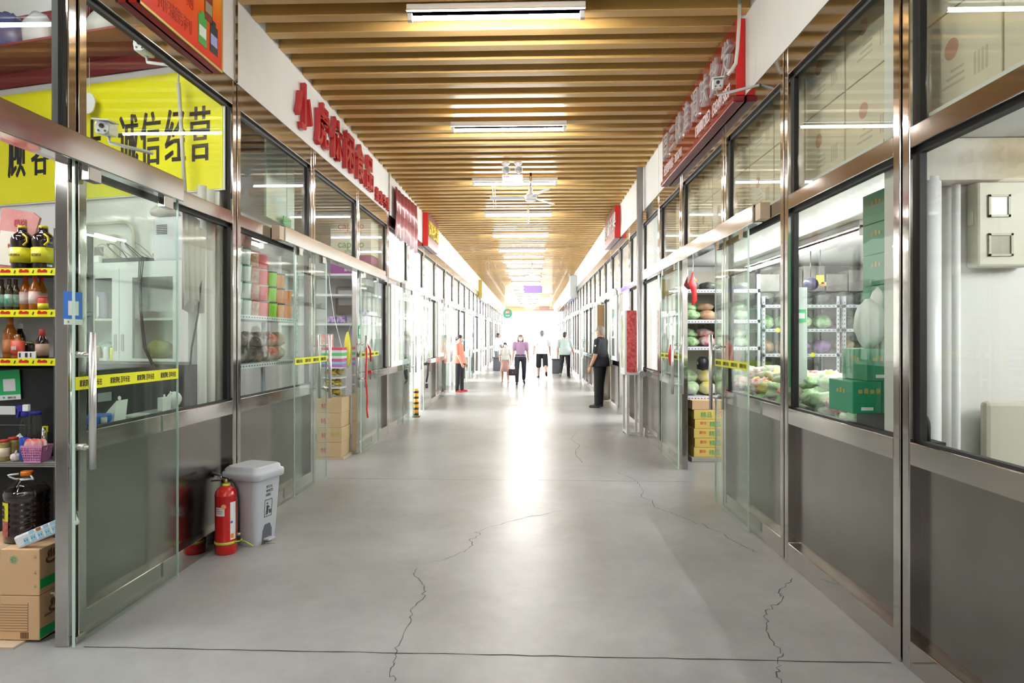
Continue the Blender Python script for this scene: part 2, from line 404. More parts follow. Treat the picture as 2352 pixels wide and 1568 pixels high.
d6=door('right',4.72,5.56,'sliding glass door with yellow tape across the vegetable shop window','b')
d7=door('right',6.95,7.86,'glass door with red lock on its handle past the yellow cartons','a')
for k in range(3): door('left',15.2+4.78*k,16.1+4.78*k,f'{nth(k)} distant left glass door beyond the person in coral','b',False); door('left',17.3+4.78*k-.3,18.2+4.78*k-.3,f'{nth(k)} distant left glass door on the far side of its doorway','a',False)
for k in range(2): door('right',14.6+5*k,15.5+5*k,f'{nth(k)} distant right glass door beyond the man in black','a',False)

# ---------- ceiling tube lights ----------
def make_tube_light(m=TUBEM):
    t=thing('ceiling_light','x','ceiling light')
    b=B(); b.box(-.665,-.035,.05,.665,.035,.11); b.prism([(-.665,-.06,.05),(-.665,.06,.05),(-.665,.035,.075),(-.665,-.035,.075)],(1.33,0,0)); build(b,'housing',WPL,t,bev=.003)
    for s in (-1,1):
        b=B(); b.box(s*.625,-.02,-.005,s*.66,.02,.05); build(b,'lamp_holder',WPL,t,bev=.003)
    b=B(); b.cone((-.625,0,.018),(.625,0,.018),.016,n=14); build(b,'tube',m,t)
    return t
TL=make_tube_light(); ny=[4.70+2.56*k for k in range(-4,18)]  # two rearmost tubes added behind the viewpoint to brighten the foreground
for k,y in enumerate(ny):
    lab=f'white fluorescent tube light under the timber slats, {nth(k-4)} along the corridor' if k>=4 else f'white fluorescent tube light overhead, unseen behind the viewpoint, {nth(k)} of four'
    if k==0: TL.location=(-.27,y,3.82); TL['label']=lab; TL['group']='corridor tube lights'
    else: copy_tree(TL,(-.27,y,3.82),0,lab,'corridor tube lights')
SL=make_tube_light(STUBE)
def shop_light(x,y,z,rz,label,first=[True]):
    if first[0]: SL.location=(x,y,z); SL.rotation_euler=(0,0,rz); SL['label']=label; SL['group']='shop tube lights'; first[0]=False
    else: copy_tree(SL,(x,y,z),rz,label,'shop tube lights')
hp=math.pi/2
shop_light(-3.1,2.3,3.3,0,'added unseen tube light high inside the sauce shop on the left')  # unseen tube placed to brighten the sauce shop
shop_light(-3.7,3.0,2.45,hp,'added unseen lower tube light above the counter of the sauce shop on the left')  # another unseen tube added for more light in the sauce shop
shop_light(-3.2,1.7,2.55,hp,'added unseen tube light over the front corner of the sauce shop on the left')  # unseen tube added to light the rack front and cartons
shop_light(3.4,1.2,2.245,hp,'third added unseen tube light in the empty shop with the meter box')  # one more unseen tube added to brighten the meter box room
shop_light(-3.3,3.2,4.1,0,'added unseen tube light facing the yellow sign high inside the sauce shop')  # unseen tube added to brighten the yellow sign
shop_light(-2.75,5.7,2.36,hp,'bright tube light above the plastic tubs in the left shop window')
shop_light(-3.3,7.5,2.75,hp,'tube light inside the shop with stacked cartons on the left')
shop_light(2.55,3.9,2.245,hp,'bright tube light above the green boxes in the right shop')
shop_light(2.55,5.6,2.245,hp,'bright tube light above the vegetable bags in the right shop')
shop_light(3.6,5.0,2.245,hp,'tube light over the rear aisle of the vegetable shop')
shop_light(2.6,7.0,2.245,hp,'tube light behind the red flag in the vegetable shop')
shop_light(2.9,1.75,2.245,hp,'unseen tube light in the empty shop with the meter box')  # placed out of view to brighten the meter box wall
shop_light(4.2,2.2,2.245,hp,'second added unseen tube light in the empty shop with the meter box')  # extra unseen tube added to brighten the same wall
for i in range(4):  # unseen tubes added to make the farther shops bright inside
    shop_light(-3.6,11.8+4.78*i,3.2,hp,f'{nth(i)} added shop tube light behind the farther left storefronts')
    shop_light(3.2,10.7+4.9*i,3.2,hp,f'{nth(i)} added shop tube light behind the farther right storefronts')

# ---------- signs and fixtures along the corridor ----------
Z=Vector((0,0,1))
def glyphs(name,text,y0,y1,x,zc,h,facing,label,cat,m,group=None,ext=.04,bold=.02,sx=None,off=.0):
    """one standing letter object per character along a fascia; facing = +1 reads towards +y on the left wall"""
    n=len(text); st=(y1-y0)/n
    for i,ch in enumerate(text):
        b=B(); yc=y0+st*(i+.5)
        b.text(ch,(x,yc,zc-h*.42),(0,facing,0),Z,h,ext,bold,sx or 1.0,'C')
        one(b,name,m,label%ch if '%' in label else label,cat,group)
# big red letters 小虎休闲食品
LETR=mat('red_acrylic_letter',(.50,.02,.03),.22,coat=.4)
ys=[6.02,6.62,7.22,7.85,8.45,9.0]
ys=[onx(u,300,XL).y for u in (691,733,766,795,820,842)]
wd=['small','tiger','rest','leisure','food','goods']
for i,ch in enumerate('小虎休闲食品'):
    b=B(); b.text(ch,(XL+.004,ys[i],3.435),(0,1,0),Z,.47,.045,.022,.82,'C')
    one(b,'sign_letter',LETR,f'raised red character {ch}, {nth(i)} of the large letters on the left white fascia','sign letter','large red sign letters')
yb=onx(858,450,XL).y; yc_=onx(891,450,XL).y
for i,ch in enumerate('批发零售'):
    b=B(); b.text(ch,(XL+.004,yb+(yc_-yb)*(i+.5)/4,3.36),(0,1,0),Z,.2,.03,.015,.75,'C')
    one(b,'sign_letter',LETR,f'small raised red character {ch}, {nth(i)} of the small letters after the large ones','sign letter','small red sign letters')
# seams / steel strips on the left fascia
for k,(y) in enumerate((4.55,9.49)):
    b=B(); b.box(XL-.001,y-.02,3.32,XL+.012,y+.02,4.24)
    NT[0]+=1; tag(build(b,f'trim_{NT[0]}',STEEL),['vertical steel strip on the left fascia before the red letters','vertical steel strip on the left fascia after the red letters'][k],'trim',kind='structure')
# orange and red vinegar board
def gradmat(name,cs,axis,lo,hi,rough=.3):
    m=mat(name,cs[0][1],rough); nt=m.node_tree; L=nt.links.new
    g=nt.nodes.new('ShaderNodeNewGeometry'); tc=nt.nodes.new('ShaderNodeTexCoord'); sp=nt.nodes.new('ShaderNodeSeparateXYZ'); mr=nt.nodes.new('ShaderNodeMapRange')
    L(tc.outputs['Object'],sp.inputs[0]); L(sp.outputs[axis],mr.inputs[0]); mr.inputs[1].default_value=lo; mr.inputs[2].default_value=hi
    r=nt.nodes.new('ShaderNodeValToRGB'); 
    while len(r.color_ramp.elements)<len(cs): r.color_ramp.elements.new(.5)
    for e,(p,c) in zip(r.color_ramp.elements,cs): e.position=p; e.color=(*c,1)
    L(mr.outputs[0],r.inputs[0]); L(r.outputs[0],nt.nodes['Principled BSDF'].inputs['Base Color']); return m
yA=onx(318,20,XL+.06).y; yB=onx(512,165,XL+.06).y
t=thing('sign_board','orange and red advertising board with vinegar bottles on the near left fascia','sign board',(XL+.03,(yA+yB)/2,3.25))
b=B(); b.box(XL+.005,yA,3.25,XL+.055,yB,4.15)
build(b,'board',gradmat('red_to_yellow_print',[(0,(.75,.02,.01)),(.35,(.85,.12,.01)),(.6,(.9,.42,.02)),(1,(.9,.5,.03))],2,0,.9),t)
b=B(); GOLD=mat('gold_trim',(.75,.6,.2),.3,.6)
b.box(XL+.05,yA,3.25,XL+.062,yB,3.265); b.box(XL+.05,yA,3.25,XL+.062,yA+.012,4.15); b.box(XL+.05,yB-.012,3.25,XL+.062,yB,4.15); build(b,'trim',GOLD,t)
b=B()
for ch,u,v in (('师',372,4),('钰',389,18),('醋',404,32),('系',419,45),('列',432,58),('则',436,2)): q=onx(u,v,XL+.056); b.text(ch,(XL+.056,q.y,q.z-.035),(0,1,0),Z,.092,.003,.006,.95,'C')
build(b,'print',mat('print_red',(.6,.05,.02),.4),t)
for i,(yy,zz,c,c2) in enumerate([(onx(465,100,XL+.056).y,onx(465,104,XL+.056).z,(.06,.4,.08),(.7,.8,.7)),(onx(491,120,XL+.056).y,onx(491,124,XL+.056).z,(.03,.035,.045),(.35,.42,.75)),(onx(479,48,XL+.056).y,onx(479,50,XL+.056).z,(.2,.04,.02),(.35,.3,.2))]):
    b=B(); b.box(XL+.055,yy-.05,zz,XL+.058,yy+.05,zz+.185); b.box(XL+.055,yy-.025,zz+.185,XL+.058,yy+.025,zz+.215); pp=build(b,'printed_bottle',mat(f'print_bottle_{i}',c,.35),t)
    b=B(); b.box(XL+.058,yy-.042,zz+.05,XL+.0588,yy+.042,zz+.12); build(b,'printed_label',mat(f'print_lab_{i}',c2,.35),pp)
b=B()
for k in range(16): b.sph((XL+.1+R.uniform(-.04,.04),yA-.14+R.uniform(-.1,.08),3.42+R.uniform(-.09,.12)),.05,.05,.045,8,6,jit=.35)
one(b,'red_rosette',RED,'red fabric rosette hanging beside the orange vinegar board','rosette')
# right dark red box sign
xs=1.575; yn=onx(1690,200,xs).y; yf=onx(1522,380,xs).y; zb=3.27; zt=3.93
t=thing('sign_board','dark red box sign with silver characters and phone numbers on the right fascia','sign board',(xs+.06,(yn+yf)/2,zb))
ym=yn+(yf-yn)*.46
for a,c in ((yn,ym-.004),(ym+.004,yf)):
    b=B(); b.box(xs,a,zb+.05,XR-.005,c,zt-.02); build(b,'board',REDG,t)
b=B(); b.box(xs-.02,yn-.01,zb,XR-.003,yf+.02,zb+.05); build(b,'base_rail',mat('dark_red_trim',(.28,.01,.02),.2),t,bev=.008)
b=B(); b.box(xs+.0,yn-.012,zb+.05,XR-.005,yn,zt-.02); label_part(build(b,'end_cap',REDB,t),'bright red end of the box sign')
SILV=mat('silver_letter',(.8,.8,.82),.25,.55)
n=8; st=(yf-yn-.1)/n
for i,ch in enumerate('周三桃淮调味批发'):
    b=B(); b.text(ch,(xs-.001,yf-.05-st*(i+.5),zb+.3),(0,-1,0),Z,.31,.02,.006,.85,'C'); build(b,'letter',SILV,t)
b=B(); b.text('经营部电话：3556741',(xs-.002,yf-.1,zb+.1),(0,-1,0),Z,.13,.004,.008,.72); b.text('13008072053  15034913857',(xs-.002,ym-.05,zb+.1),(0,-1,0),Z,.15,.004,.008,.62); build(b,'phone_number',mat('pale_pink_print',(.85,.72,.72),.4),t)
# cctv camera on the right fascia
def bullet(name,label,loc,aim,mount):
    t=thing(name,label,'security camera',loc); loc=Vector(loc); d=(Vector(aim)-loc).normalized(); q=d.to_track_quat('Y','Z').to_matrix()
    def P(x,y,z): return loc+q@Vector((x,y,z))
    b=B(); b.obox(P(0,0,0),(.075,.17,.07),M=q); build(b,'housing',WPL,t,bev=.012)
    b=B(); b.obox(P(0,.015,.042),(.085,.2,.008),M=q); build(b,'sun_shield',WPL,t,bev=.003)
    b=B(); b.cone(P(0,.085,0),P(0,.092,0),.034,n=16); fp=build(b,'front_plate',mat('camera_front',(.75,.76,.76),.3),t)
    b=B(); b.cone(P(0,.09,.01),P(0,.097,.01),.0125,n=14); build(b,'lens',BLACK,fp)
    b=B()
    for k in (-1,1): b.cone(P(k*.016,.09,-.016),P(k*.016,.095,-.016),.006,n=8)
    build(b,'infrared_lamp',DARK,fp)
    b=B(); b.tube([P(0,-.03,-.035),P(0,-.04,-.07),mount],.010); build(b,'bracket',WPL,t); return t
p=at(1648,194,4.70); bullet('security_camera','white bullet security camera in front of the dark red sign',p,(.2,0,1.8),Vector((XR,4.62,p.z-.04)))
b=B(); pp=[at(1700,-20,4.78),at(1697,60,4.74),at(1694,110,4.70),at(1690,145,4.70),at(1680,162,4.72),at(1672,172,4.73)]
b.tube(pp,.013); one(b,'conduit_cable',mat('cream_cable',(.75,.73,.66),.5),'cream cable running down to the camera on the dark red sign','cable')
# downpipe
b=B(); px=1.575; py=9.28
b.tube([(px,py,ZS),(px,py,1.02),(px,py-.01,.96),(px+.03,py-.03,.92),(px+.03,py-.06,.92)],.047,14)
one(b,'downpipe',mat('grey_pipe',(.5,.5,.52),.3,.4),'grey metal pipe running down the right storefront to an elbow','pipe')
# cabinet on legs beside the pipe
cx0,cx1,cy0,cy1=1.385,1.62,9.37,9.80
t=thing('hose_cabinet','red sided cabinet with white frame on tall white legs by the grey pipe','cabinet',((cx0+cx1)/2,(cy0+cy1)/2,0))
WL=mat('white_enamel',(.82,.81,.8),.35)
for k,(x,yy) in enumerate([(cx0+.03,cy0+.02),(cx1-.02,cy0+.02),(cx0+.03,cy1-.02),(cx1-.02,cy1-.02)]):
    b=B(); b.box(x-.017,yy-.017,0,x+.017,yy+.017,.93); build(b,'leg',WL,t)
b=B(); b.box(cx0+.03,cy0+.005,.02,cx1-.02,cy0+.035,.055); b.box(cx0+.015,cy0+.02,.02,cx0+.045,cy1-.02,.055); build(b,'stretcher',WL,t)
b=B(); b.box(cx0+.01,cy0,.93,cx1,cy1,1.85); build(b,'cabinet_body',mat('mottled_red_panel',(.68,.04,.05),.35,noise=(.8,.2,.2),scale=30),t,bev=.004)
b=B()
for q in ((cy0,cy0+.05,.93,1.85),(cy1-.05,cy1,.93,1.85),(cy0+.05,cy1-.05,.93,.99),(cy0+.05,cy1-.05,1.79,1.85)): b.box(cx0-.015,q[0],q[2],cx0+.012,q[1],q[3])
fr=build(b,'door_frame',WL,t)
b=B(); b.box(cx0-.002,cy0+.05,.99,cx0+.008,cy1-.05,1.79); build(b,'poster',mat('green_white_print',(.75,.78,.7),.4,noise=(.35,.5,.12),scale=7),fr)
b=B(); b.box(cx0-.02,cy0-.02,.9,cx1,cy1,.935); build(b,'tray',WL,t)
# emergency twin-head lamp
y=8.95; t=thing('emergency_light','white emergency lamp box with two round heads hung from the slats','emergency light',(-.275,y,3.59))
b=B(); b.box(-.425,y-.035,3.59,-.13,y+.035,3.755); build(b,'battery_box',WPL,t,bev=.006)
b=B(); b.text('Emergency',(-.39,y-.036,3.64),(1,0,0),Z,.03,.001,0,1); b.text('■ ■■',(-.4,y-.036,3.715),(1,0,0),Z,.025,.001,0,1); build(b,'print',mat('pink_ink',(.6,.3,.5),.5),t)
for x in (-.365,-.187):
    b=B(); b.cone((x,y-.05,3.815),(x,y+.02,3.815),.058,.035,18); b.cone((x,y,3.75),(x,y,3.79),.012); h=build(b,'lamp_head',WPL,t)
    b=B(); b.cone((x,y-.054,3.815),(x,y-.05,3.815),.047,n=18); build(b,'lens',GP,h)
    b=B(); b.lathe((x-.01,y+.02,ZS-.05),[(.004,-.03),(.02,0),(.06,.04),(.06,.05)],16); b.tube([(x-.01,y+.02,ZS-.07),(x,y+.02,3.74)],.004); build(b,'hanger',WPL,t)
# ceiling fan
def fan(x,y,z,rot,label):
    t=thing('ceiling_fan',label,'ceiling fan',(x,y,z-.06))
    b=B(); b.cone((x,y,z+.1),(x,y,ZS+.05),.017); build(b,'rod',STEEL,t)
    b=B(); b.lathe((x,y,z),[(.03,-.05),(.085,-.045),(.1,-.01),(.1,.02),(.06,.05),(.035,.07),(.03,.15)],20); build(b,'motor',WPL,t)
    for k in range(3):
        a=rot+k*2*math.pi/3; d=Vector((math.cos(a),math.sin(a),0)); e=Vector((-d.y,d.x,0)); P=Vector((x,y,z-.0))
        b=B(); b.prism([P+d*.08-e*.02,P+d*.2-e*.055+Z*-.008,P+d*.6-e*.06+Z*-.01,P+d*.63,P+d*.6+e*.05+Z*.012,P+d*.2+e*.045+Z*.01,P+d*.08+e*.02],(0,0,.005)); build(b,'blade',WPL,t)
    return t
fan(-.02,9.6,3.58,math.radians(176),'white ceiling fan hanging behind the emergency lamp')
fan(.0,20.9,3.55,.5,'distant white ceiling fan far down the corridor')
# hanging round sign seen edge-on, pull cords
y=12.0; x=at(1213,500,y).x
t=thing('hanging_sign','white round sign seen edge-on hanging on a rod below the slats','hanging sign',(x,y,at(1213,520,y).z))
b=B(); zc=at(0,499,y).z; b.cone((x-.018,y,zc),(x+.018,y,zc),.18,n=28); build(b,'disc',WPL,t,bev=.004)
b=B(); b.cone((x,y,zc+.17),(x,y,ZS+.03),.008); build(b,'rod',WPL,t)
for k,u in enumerate((1134,1139)):
    b=B(); a=at(u-3,440,10); c=at(u,480,10); b.tube([Vector((a.x,10,ZS)),Vector((c.x,10,c.z))],.004)
    one(b,'pull_cord',mat('cord_cream',(.75,.72,.6),.6),['thin pull cord hanging beside the fan, left of the pair','thin pull cord hanging beside the fan, right of the pair'][k],'cord','pull cords')
# banners and small signs farther along
b=B(); x=XL+.05; A=[onx(u,v,x) for u,v in ((908,428),(925,447),(942,460),(957,474))]; C=[onx(u,v,x) for u,v in ((906,541),(922,551),(940,566),(956,582))]
cols=12; top=[];bot=[]
for i in range(25):
    f=i/24*3; j=min(int(f),2); g=f-j; o=Vector((.02*math.sin(i*1.7)+R.uniform(0,.008),0,0)); top.append(A[j].lerp(A[j+1],g)+o*.5); bot.append(C[j].lerp(C[j+1],g)+o*1.5+Z*R.uniform(-.03,.02))
mid=[a.lerp(c,.5)+Vector((R.uniform(0,.02),0,0)) for a,c in zip(top,bot)]
b.strip(top,mid); b.strip(mid,bot); o=one(b,'hanging_banner',gradmat('faded_red_cloth',[(0,(.75,.62,.64)),(.35,(.55,.25,.27)),(1,(.32,.05,.06))],2,.0,.62,.35),'faded red banner wrapped in clear plastic on the left fascia','banner')
d=o.modifiers.new('s','SOLIDIFY'); d.thickness=.004
x=XL+.09; ya=onx(981,540,x).y; yb=onx(1004,540,x).y
t=thing('sign_board','red and gold shop sign beyond the wrapped banner on the left fascia','sign board',(x,(ya+yb)/2,3.27))
b=B(); b.box(XL+.005,ya,3.27,x+.02,yb,3.93); build(b,'board',mat('maroon_board',(.2,.05,.05),.3),t)
b=B(); b.box(XL+.006,ya-.012,3.27,x+.02,ya,3.93); label_part(build(b,'end_cap',REDB,t),'bright red end of the sign')
for i,ch in enumerate('调料批发'):
    b=B(); b.text(ch,(x+.021,ya+(yb-ya)*(i+.5)/4,3.52),(0,1,0),Z,.33,.015,.02,1.0,'C'); build(b,'letter',mat('gold_letter',(.8,.6,.02),.35),t)
x=XR-.09; ya=onx(1414,520,x).y; yb=onx(1391,520,x).y
t=thing('sign_board','wrapped maroon shop sign with red end on the right fascia beyond the grey pipe','sign board',(x,(ya+yb)/2,3.3))
b=B(); b.box(XR-.005,ya,3.3,x-.02,yb,3.9); build(b,'board',mat('maroon_board',(.2,.05,.05),.3),t)
b=B(); b.box(XR-.006,ya-.012,3.3,x-.02,ya,3.9); label_part(build(b,'end_cap',REDB,t),'bright red end of the sign')
b=B(); b.text('粮油干果',(x-.021,yb-.05,3.5),(0,-1,0),Z,.33,.012,.02,1.3); build(b,'letter',SILV,t)
x=XL+.1; ya=onx(1105,670,x).y; yb=onx(1119,670,x).y
b=B(); b.box(XL+.005,ya,3.0,x,yb,3.75); one(b,'sign_board',mat('violet_print',(.8,.75,.85),.4,noise=(.07,.05,.25),scale=3),'violet and white patterned sign far along the left fascia','sign board')
b=B(); b.box(XL+.005,ya-.02,3.05,x+.04,ya-.001,3.8); one(b,'sign_end_panel',mat('ochre_panel',(.7,.5,.05),.4),'ochre panel at the end of the violet patterned sign','panel')
p=onx(1317,650,XR-.12); b=B(); b.box(XR-.25,p.y-.1,2.95,XR-.005,p.y+.25,3.75); one(b,'equipment_box',mat('pale_grey_box',(.6,.62,.63),.4),'pale grey box hanging on the right fascia below a camera','box',bev=.01)
b=B(); b.box(XR-.17,p.y+.6,2.95,XR-.005,p.y+3.4,3.7); one(b,'sign_board',mat('blue_print',(.7,.68,.8),.4,noise=(.03,.03,.3),scale=2),'deep blue and white sign behind the pale grey box','sign board')
bullet('security_camera','dark bullet security camera above the pale grey box',(XR-.3,p.y-.35,3.72),(0,0,1),Vector((XR,p.y-.3,3.8)))
# blue light board, exit sign, green round sign
y=24.0; a=at(1203,657,y); c=at(1245,672,y)
t=thing('light_board','violet blue lit board hanging among the far tube lights','light board',((a.x+c.x)/2,y,c.z))
b=B(); b.box(a.x,y,c.z,c.x,y+.06,a.z); build(b,'casing',NAVY,t)
b=B(); b.box(a.x+.01,y-.004,c.z+.01,c.x-.01,y,a.z-.01); build(b,'lit_face',mat('lit_violet',(.16,.10,.9),.5,emit=1.0),t)
for xx in (a.x+.05,c.x-.05):
    b=B(); b.cone((xx,y+.03,a.z-.01),(xx,y+.03,ZS+.05),.006); build(b,'hanger',STEEL,t)
y=36.0; a=at(1206,702,y); c=at(1229,709,y)
t=thing('exit_sign','small green and white exit sign hanging at the far end','exit sign',((a.x+c.x)/2,y,c.z))
b=B(); b.box(a.x,y,c.z,c.x,y+.03,a.z); build(b,'casing',WPL,t)
b=B(); b.text('EXIT',((a.x+c.x)/2,y-.001,c.z+.03),(1,0,0),Z,.14,.002,.01,1,'C'); build(b,'print',GREEN,t)
b=B(); b.cone(((a.x+c.x)/2,y+.015,a.z-.01),((a.x+c.x)/2,y+.015,ZS+.05),.008); build(b,'hanger',STEEL,t)
y=44.0; a=at(1226,703,y); c=at(1272,713,y)
b=B(); b.box(a.x,y,c.z,c.x,y+.1,c.z+.1); b.box(a.x+.38,y,c.z+.1,a.x+1.1,y+.08,a.z)
for xx in (a.x+.1,c.x-.1): b.box(xx,y+.03,c.z+.05,xx+.03,y+.06,ZS+.05)
one(b,'hanging_board',mat('dusky_pink_board',(.5,.3,.3),.6),'dusky pink board hanging over the far exit','board')
y=38.0; p=at(1166,720,y)
t=thing('round_sign','round green sign with red oval on a bracket far left','round sign',(p.x,y,p.z-.3))
b=B(); b.cone((p.x,y-.04,p.z),(p.x,y+.04,p.z),.29,n=32); build(b,'disc',mat('teal_green',(.05,.36,.22),.4),t)
b=B(); b.lathe((0,0,0),[(.19,0),(.19,.004)],24,1,.5); b.v=[Vector((p.x+v.x,y-.041-v.z,p.z+.07+v.y)) for v in b.v]; build(b,'oval_mark',mat('rust_red',(.55,.15,.12),.5),t)
b=B(); b.text('茶叶',(p.x,y-.046,p.z+.03),(1,0,0),Z,.12,.002,.01,1,'C'); b.text('批发部',(p.x,y-.042,p.z-.15),(1,0,0),Z,.08,.002,.005,1,'C'); build(b,'print',mat('pale_green_print',(.75,.85,.78),.5),t)
b=B(); b.cone((p.x-.28,y,p.z),(XL,y,p.z),.015); build(b,'bracket',STEEL,t)

# ---------- left sauce shop: rack, goods, counter ----------
UP=Vector((0,0,1)); XD=Vector((1,0,0))
def lab_text(b,t,c,w,h,y,sx=1,ext=.0006): b.text(t,(c[0],y,c[1]),XD,Z,h,ext,.01,sx,'C')
def bottle(name,label,cat,base,h,r,prof,mb,mc,capf=(.86,1.0),capr=.4,band=None,mband=None,txt=None,group=None,sq=1,ink=None,txh=.3):
    """prof: list of (radius factor, height factor); band=(z0,z1) label sleeve on the body"""
    t=thing(name,label,cat,base,group); x,y,z=base
    b=B(); b.lathe(base,[(a*r,c*h) for a,c in prof],18,1,sq); build(b,'body',mb,t)
    b=B(); b.lathe((x,y,z),[(capr*r,capf[0]*h),(capr*r,capf[1]*h-.002),(capr*r*.9,capf[1]*h)],14,1,sq); build(b,'cap',mc,t)
    if band:
        b=B(); rr=max(a for a,c in prof)*r+.0012; b.lathe(base,[(rr,band[0]*h),(rr,band[1]*h)],18,1,sq); lb=build(b,'label_sleeve',mband,t)
        if txt:
            b=B(); hh=(band[1]-band[0])*h*txh; b.text(txt,(x,y-rr*sq-.002,z+(band[0]+band[1])/2*h-hh*.4),XD,Z,hh,.0008,.01,.62,'C'); build(b,'print',ink or INK,lb)
    return t
P_JUG=[(.80,0),(.92,.02),(.95,.08),(.93,.12),(.96,.16),(.96,.5),(.94,.52),(.97,.56),(1,.62),(.98,.7),(.85,.78),(.55,.84),(.42,.87),(.40,.95)]
P_SAUCE=[(.9,0),(1,.03),(1,.55),(.9,.62),(.5,.76),(.36,.84),(.36,.95)]
P_WAIST=[(.9,0),(1,.04),(1,.25),(.72,.38),(.95,.55),(.9,.64),(.5,.76),(.42,.82),(.42,.95)]
P_JAR=[(.92,0),(1,.03),(1,.78),(.93,.85),(.85,.88),(.85,.95)]
SOY=mat('dark_soy_liquid',(.02,.01,.01),.12,coat=.5); AMB=mat('amber_sauce',(.42,.12,.01),.12,coat=.5); OLIVE=mat('dark_olive_liquid',(.07,.06,.02),.1,coat=.5)
YLAB=mat('yellow_label',(.8,.75,.03),.4); WLAB=mat('white_label',(.85,.83,.8),.45,noise=(.75,.3,.25),scale=22); RLAB=mat('red_label',(.65,.08,.04),.4); GLAB=mat('green_label',(.05,.35,.2),.4,noise=(.8,.8,.75),scale=25)
BRCAP=mat('brown_cap',(.10,.055,.045),.4); REDCAP=mat('red_cap',(.55,.05,.04),.35); YCAP=mat('yellow_cap',(.9,.7,.03),.4)
RX0,RX1,RY0,RY1=-3.3,-2.385,3.10,3.36
zsh=[1.797,1.588,1.343]
t=thing('shelving_rack','dark shelving rack of sauces with yellow price strips behind the near left post','shelving rack',((RX0+RX1)/2,(RY0+RY1)/2,0))
for x in (RX0,RX1-.02):
    for yy in (RY0+.01,RY1-.01):
        b=B(); b.box(x,yy-.01,0,x+.02,yy+.01,2.0); build(b,'upright',DARK,t)
b=B(); b.box(RX0,RY1,.83,RX1,RY1+.012,1.79); build(b,'back_panel',mat('grey_back_panel',(.8,.77,.74),.6),t)
b=B(); b.box(RX0,RY1,0,RX1,RY1+.012,.8); build(b,'lower_back_panel',mat('dark_back_panel',(.03,.03,.028),.7),t)
for z in zsh:
    b=B(); b.box(RX0,RY0,z-.022,RX1,RY1,z); sh=build(b,'shelf',DARK,t)
    b=B(); b.box(RX0,RY0-.004,z-.034,RX1,RY0,z+.002); st=build(b,'price_strip',YELT,sh)
    b=B()
    for k in range(9):
        x=RX1-.075-k*.095; b.obox((x,RY0-.0048,z-.014),(.05,.0014,.011)); b.obox((x-.015,RY0-.005,z-.011),(.012,.0016,.016)); b.obox((x+.012,RY0-.005,z-.012),(.014,.0016,.014))
    build(b,'red_mark',RED,st)
    b=B()
    for k in range(9): b.obox((RX1-.027-k*.095,RY0-.0048,z-.016),(.006,.0014,.016),M=Matrix.Rotation(.4,3,'Y'))
    build(b,'brown_mark',BRCAP,st)
b=B(); b.box(RX0,RY0-.01,.80,RX1,RY1,.83); build(b,'counter',mat('grey_counter',(.33,.32,.31),.5),t)
b=B()
for k in range(3): b.box(RX0,RY0-.014,.803+k*.009,RX1,RY0-.01,.808+k*.009)
build(b,'counter_edge',mat('ribbed_metal_edge',(.6,.6,.58),.3,.8),t)
Yb=3.2
def sp(u,z,Y=Yb): p=at(u,700,Y); return (p.x,Y,z+.0005)
for k,u in enumerate((52,100)):
    t=bottle('oil_jug',['dark oil jug with yellow label and cap, top shelf, beside the red plaque','dark oil jug with yellow label and cap, top shelf, next to the steel post'][k],'oil jug',sp(u,zsh[0]),.232,.052,P_JUG,SOY,YCAP,(.93,1.0),.40,(.16,.50),YLAB,'小磨芝麻香油','sesame oil jugs',1,BRINK,.2)
    x,y,z=sp(u,zsh[0]); b=B(); b.tube([(x+.03,y-.035,z+.185),(x+.05,y-.035,z+.17),(x+.053,y-.035,z+.145),(x+.04,y-.046,z+.125)],.005,6); build(b,'handle',YCAP,t)
t=thing('award_plaque','dull red plaque with cream certificate leaning at the rack end','plaque',(sp(12,zsh[0]))); x,y,z=sp(12,zsh[0]); y+=.06
b=B(); M=Matrix.Rotation(.12,3,'Y')
b.prism([Vector((x,y,z))+M@Vector(p) for p in ((-.11,0,.005),(.05,0,.012),(.1,0,.30),(.06,0,.325),(-.11,0,.33))],(0,.015,0)); build(b,'board',mat('faded_red_board',(.48,.13,.11),.4,noise=(.6,.3,.27),scale=4),t)
b=B(); b.prism([Vector((x,y-.003,z))+M@Vector(p) for p in ((-.1,0,.03),(.03,0,.03),(.055,0,.21),(-.1,0,.21))],(0,.003,0)); build(b,'certificate',mat('cream_paper',(.75,.7,.6),.6),t)
b=B(); b.text('芭岗',(x-.005,y-.001,z+.245),XD,Z,.04,.0015,.01,.9); b.text('经销商',(x-.035,y-.004,z+.13),XD,Z,.025,.001,.01,.9); build(b,'print',mat('dark_red_ink',(.4,.02,.02),.5),t)
for k,u in enumerate((4,21,36)):
    bottle('sauce_bottle',f'waisted dark bottle with green white label, {nth(k)} from the plaque side, middle shelf','sauce bottle',sp(u,zsh[1],3.17 if k!=1 else 3.15),.165,.0185,P_WAIST,OLIVE,BRCAP,(.8,.98),.48,(.12,.5),GLAB,None,'waisted sauce bottles')
for k,(u,Y) in enumerate(((59,3.18),(80,3.15),(95,3.26),(101,3.16))):
    if k<3: bottle('sauce_bottle',['amber sauce bottle beside the waisted dark bottles','amber sauce bottle in front on the middle shelf','amber sauce bottle behind the other two on the middle shelf'][k],'sauce bottle',sp(u,zsh[1],Y),.185,.026,P_SAUCE,AMB,REDCAP,(.84,.98),.42,(.18,.52),WLAB,None,'amber sauce bottles')
bottle('sauce_jar','small red jar with yellow label beside the blue payment card','sauce jar',sp(99,zsh[1],3.13),.07,.022,P_JAR,RLAB,REDCAP,(.9,1),.9,(.1,.5),YLAB)
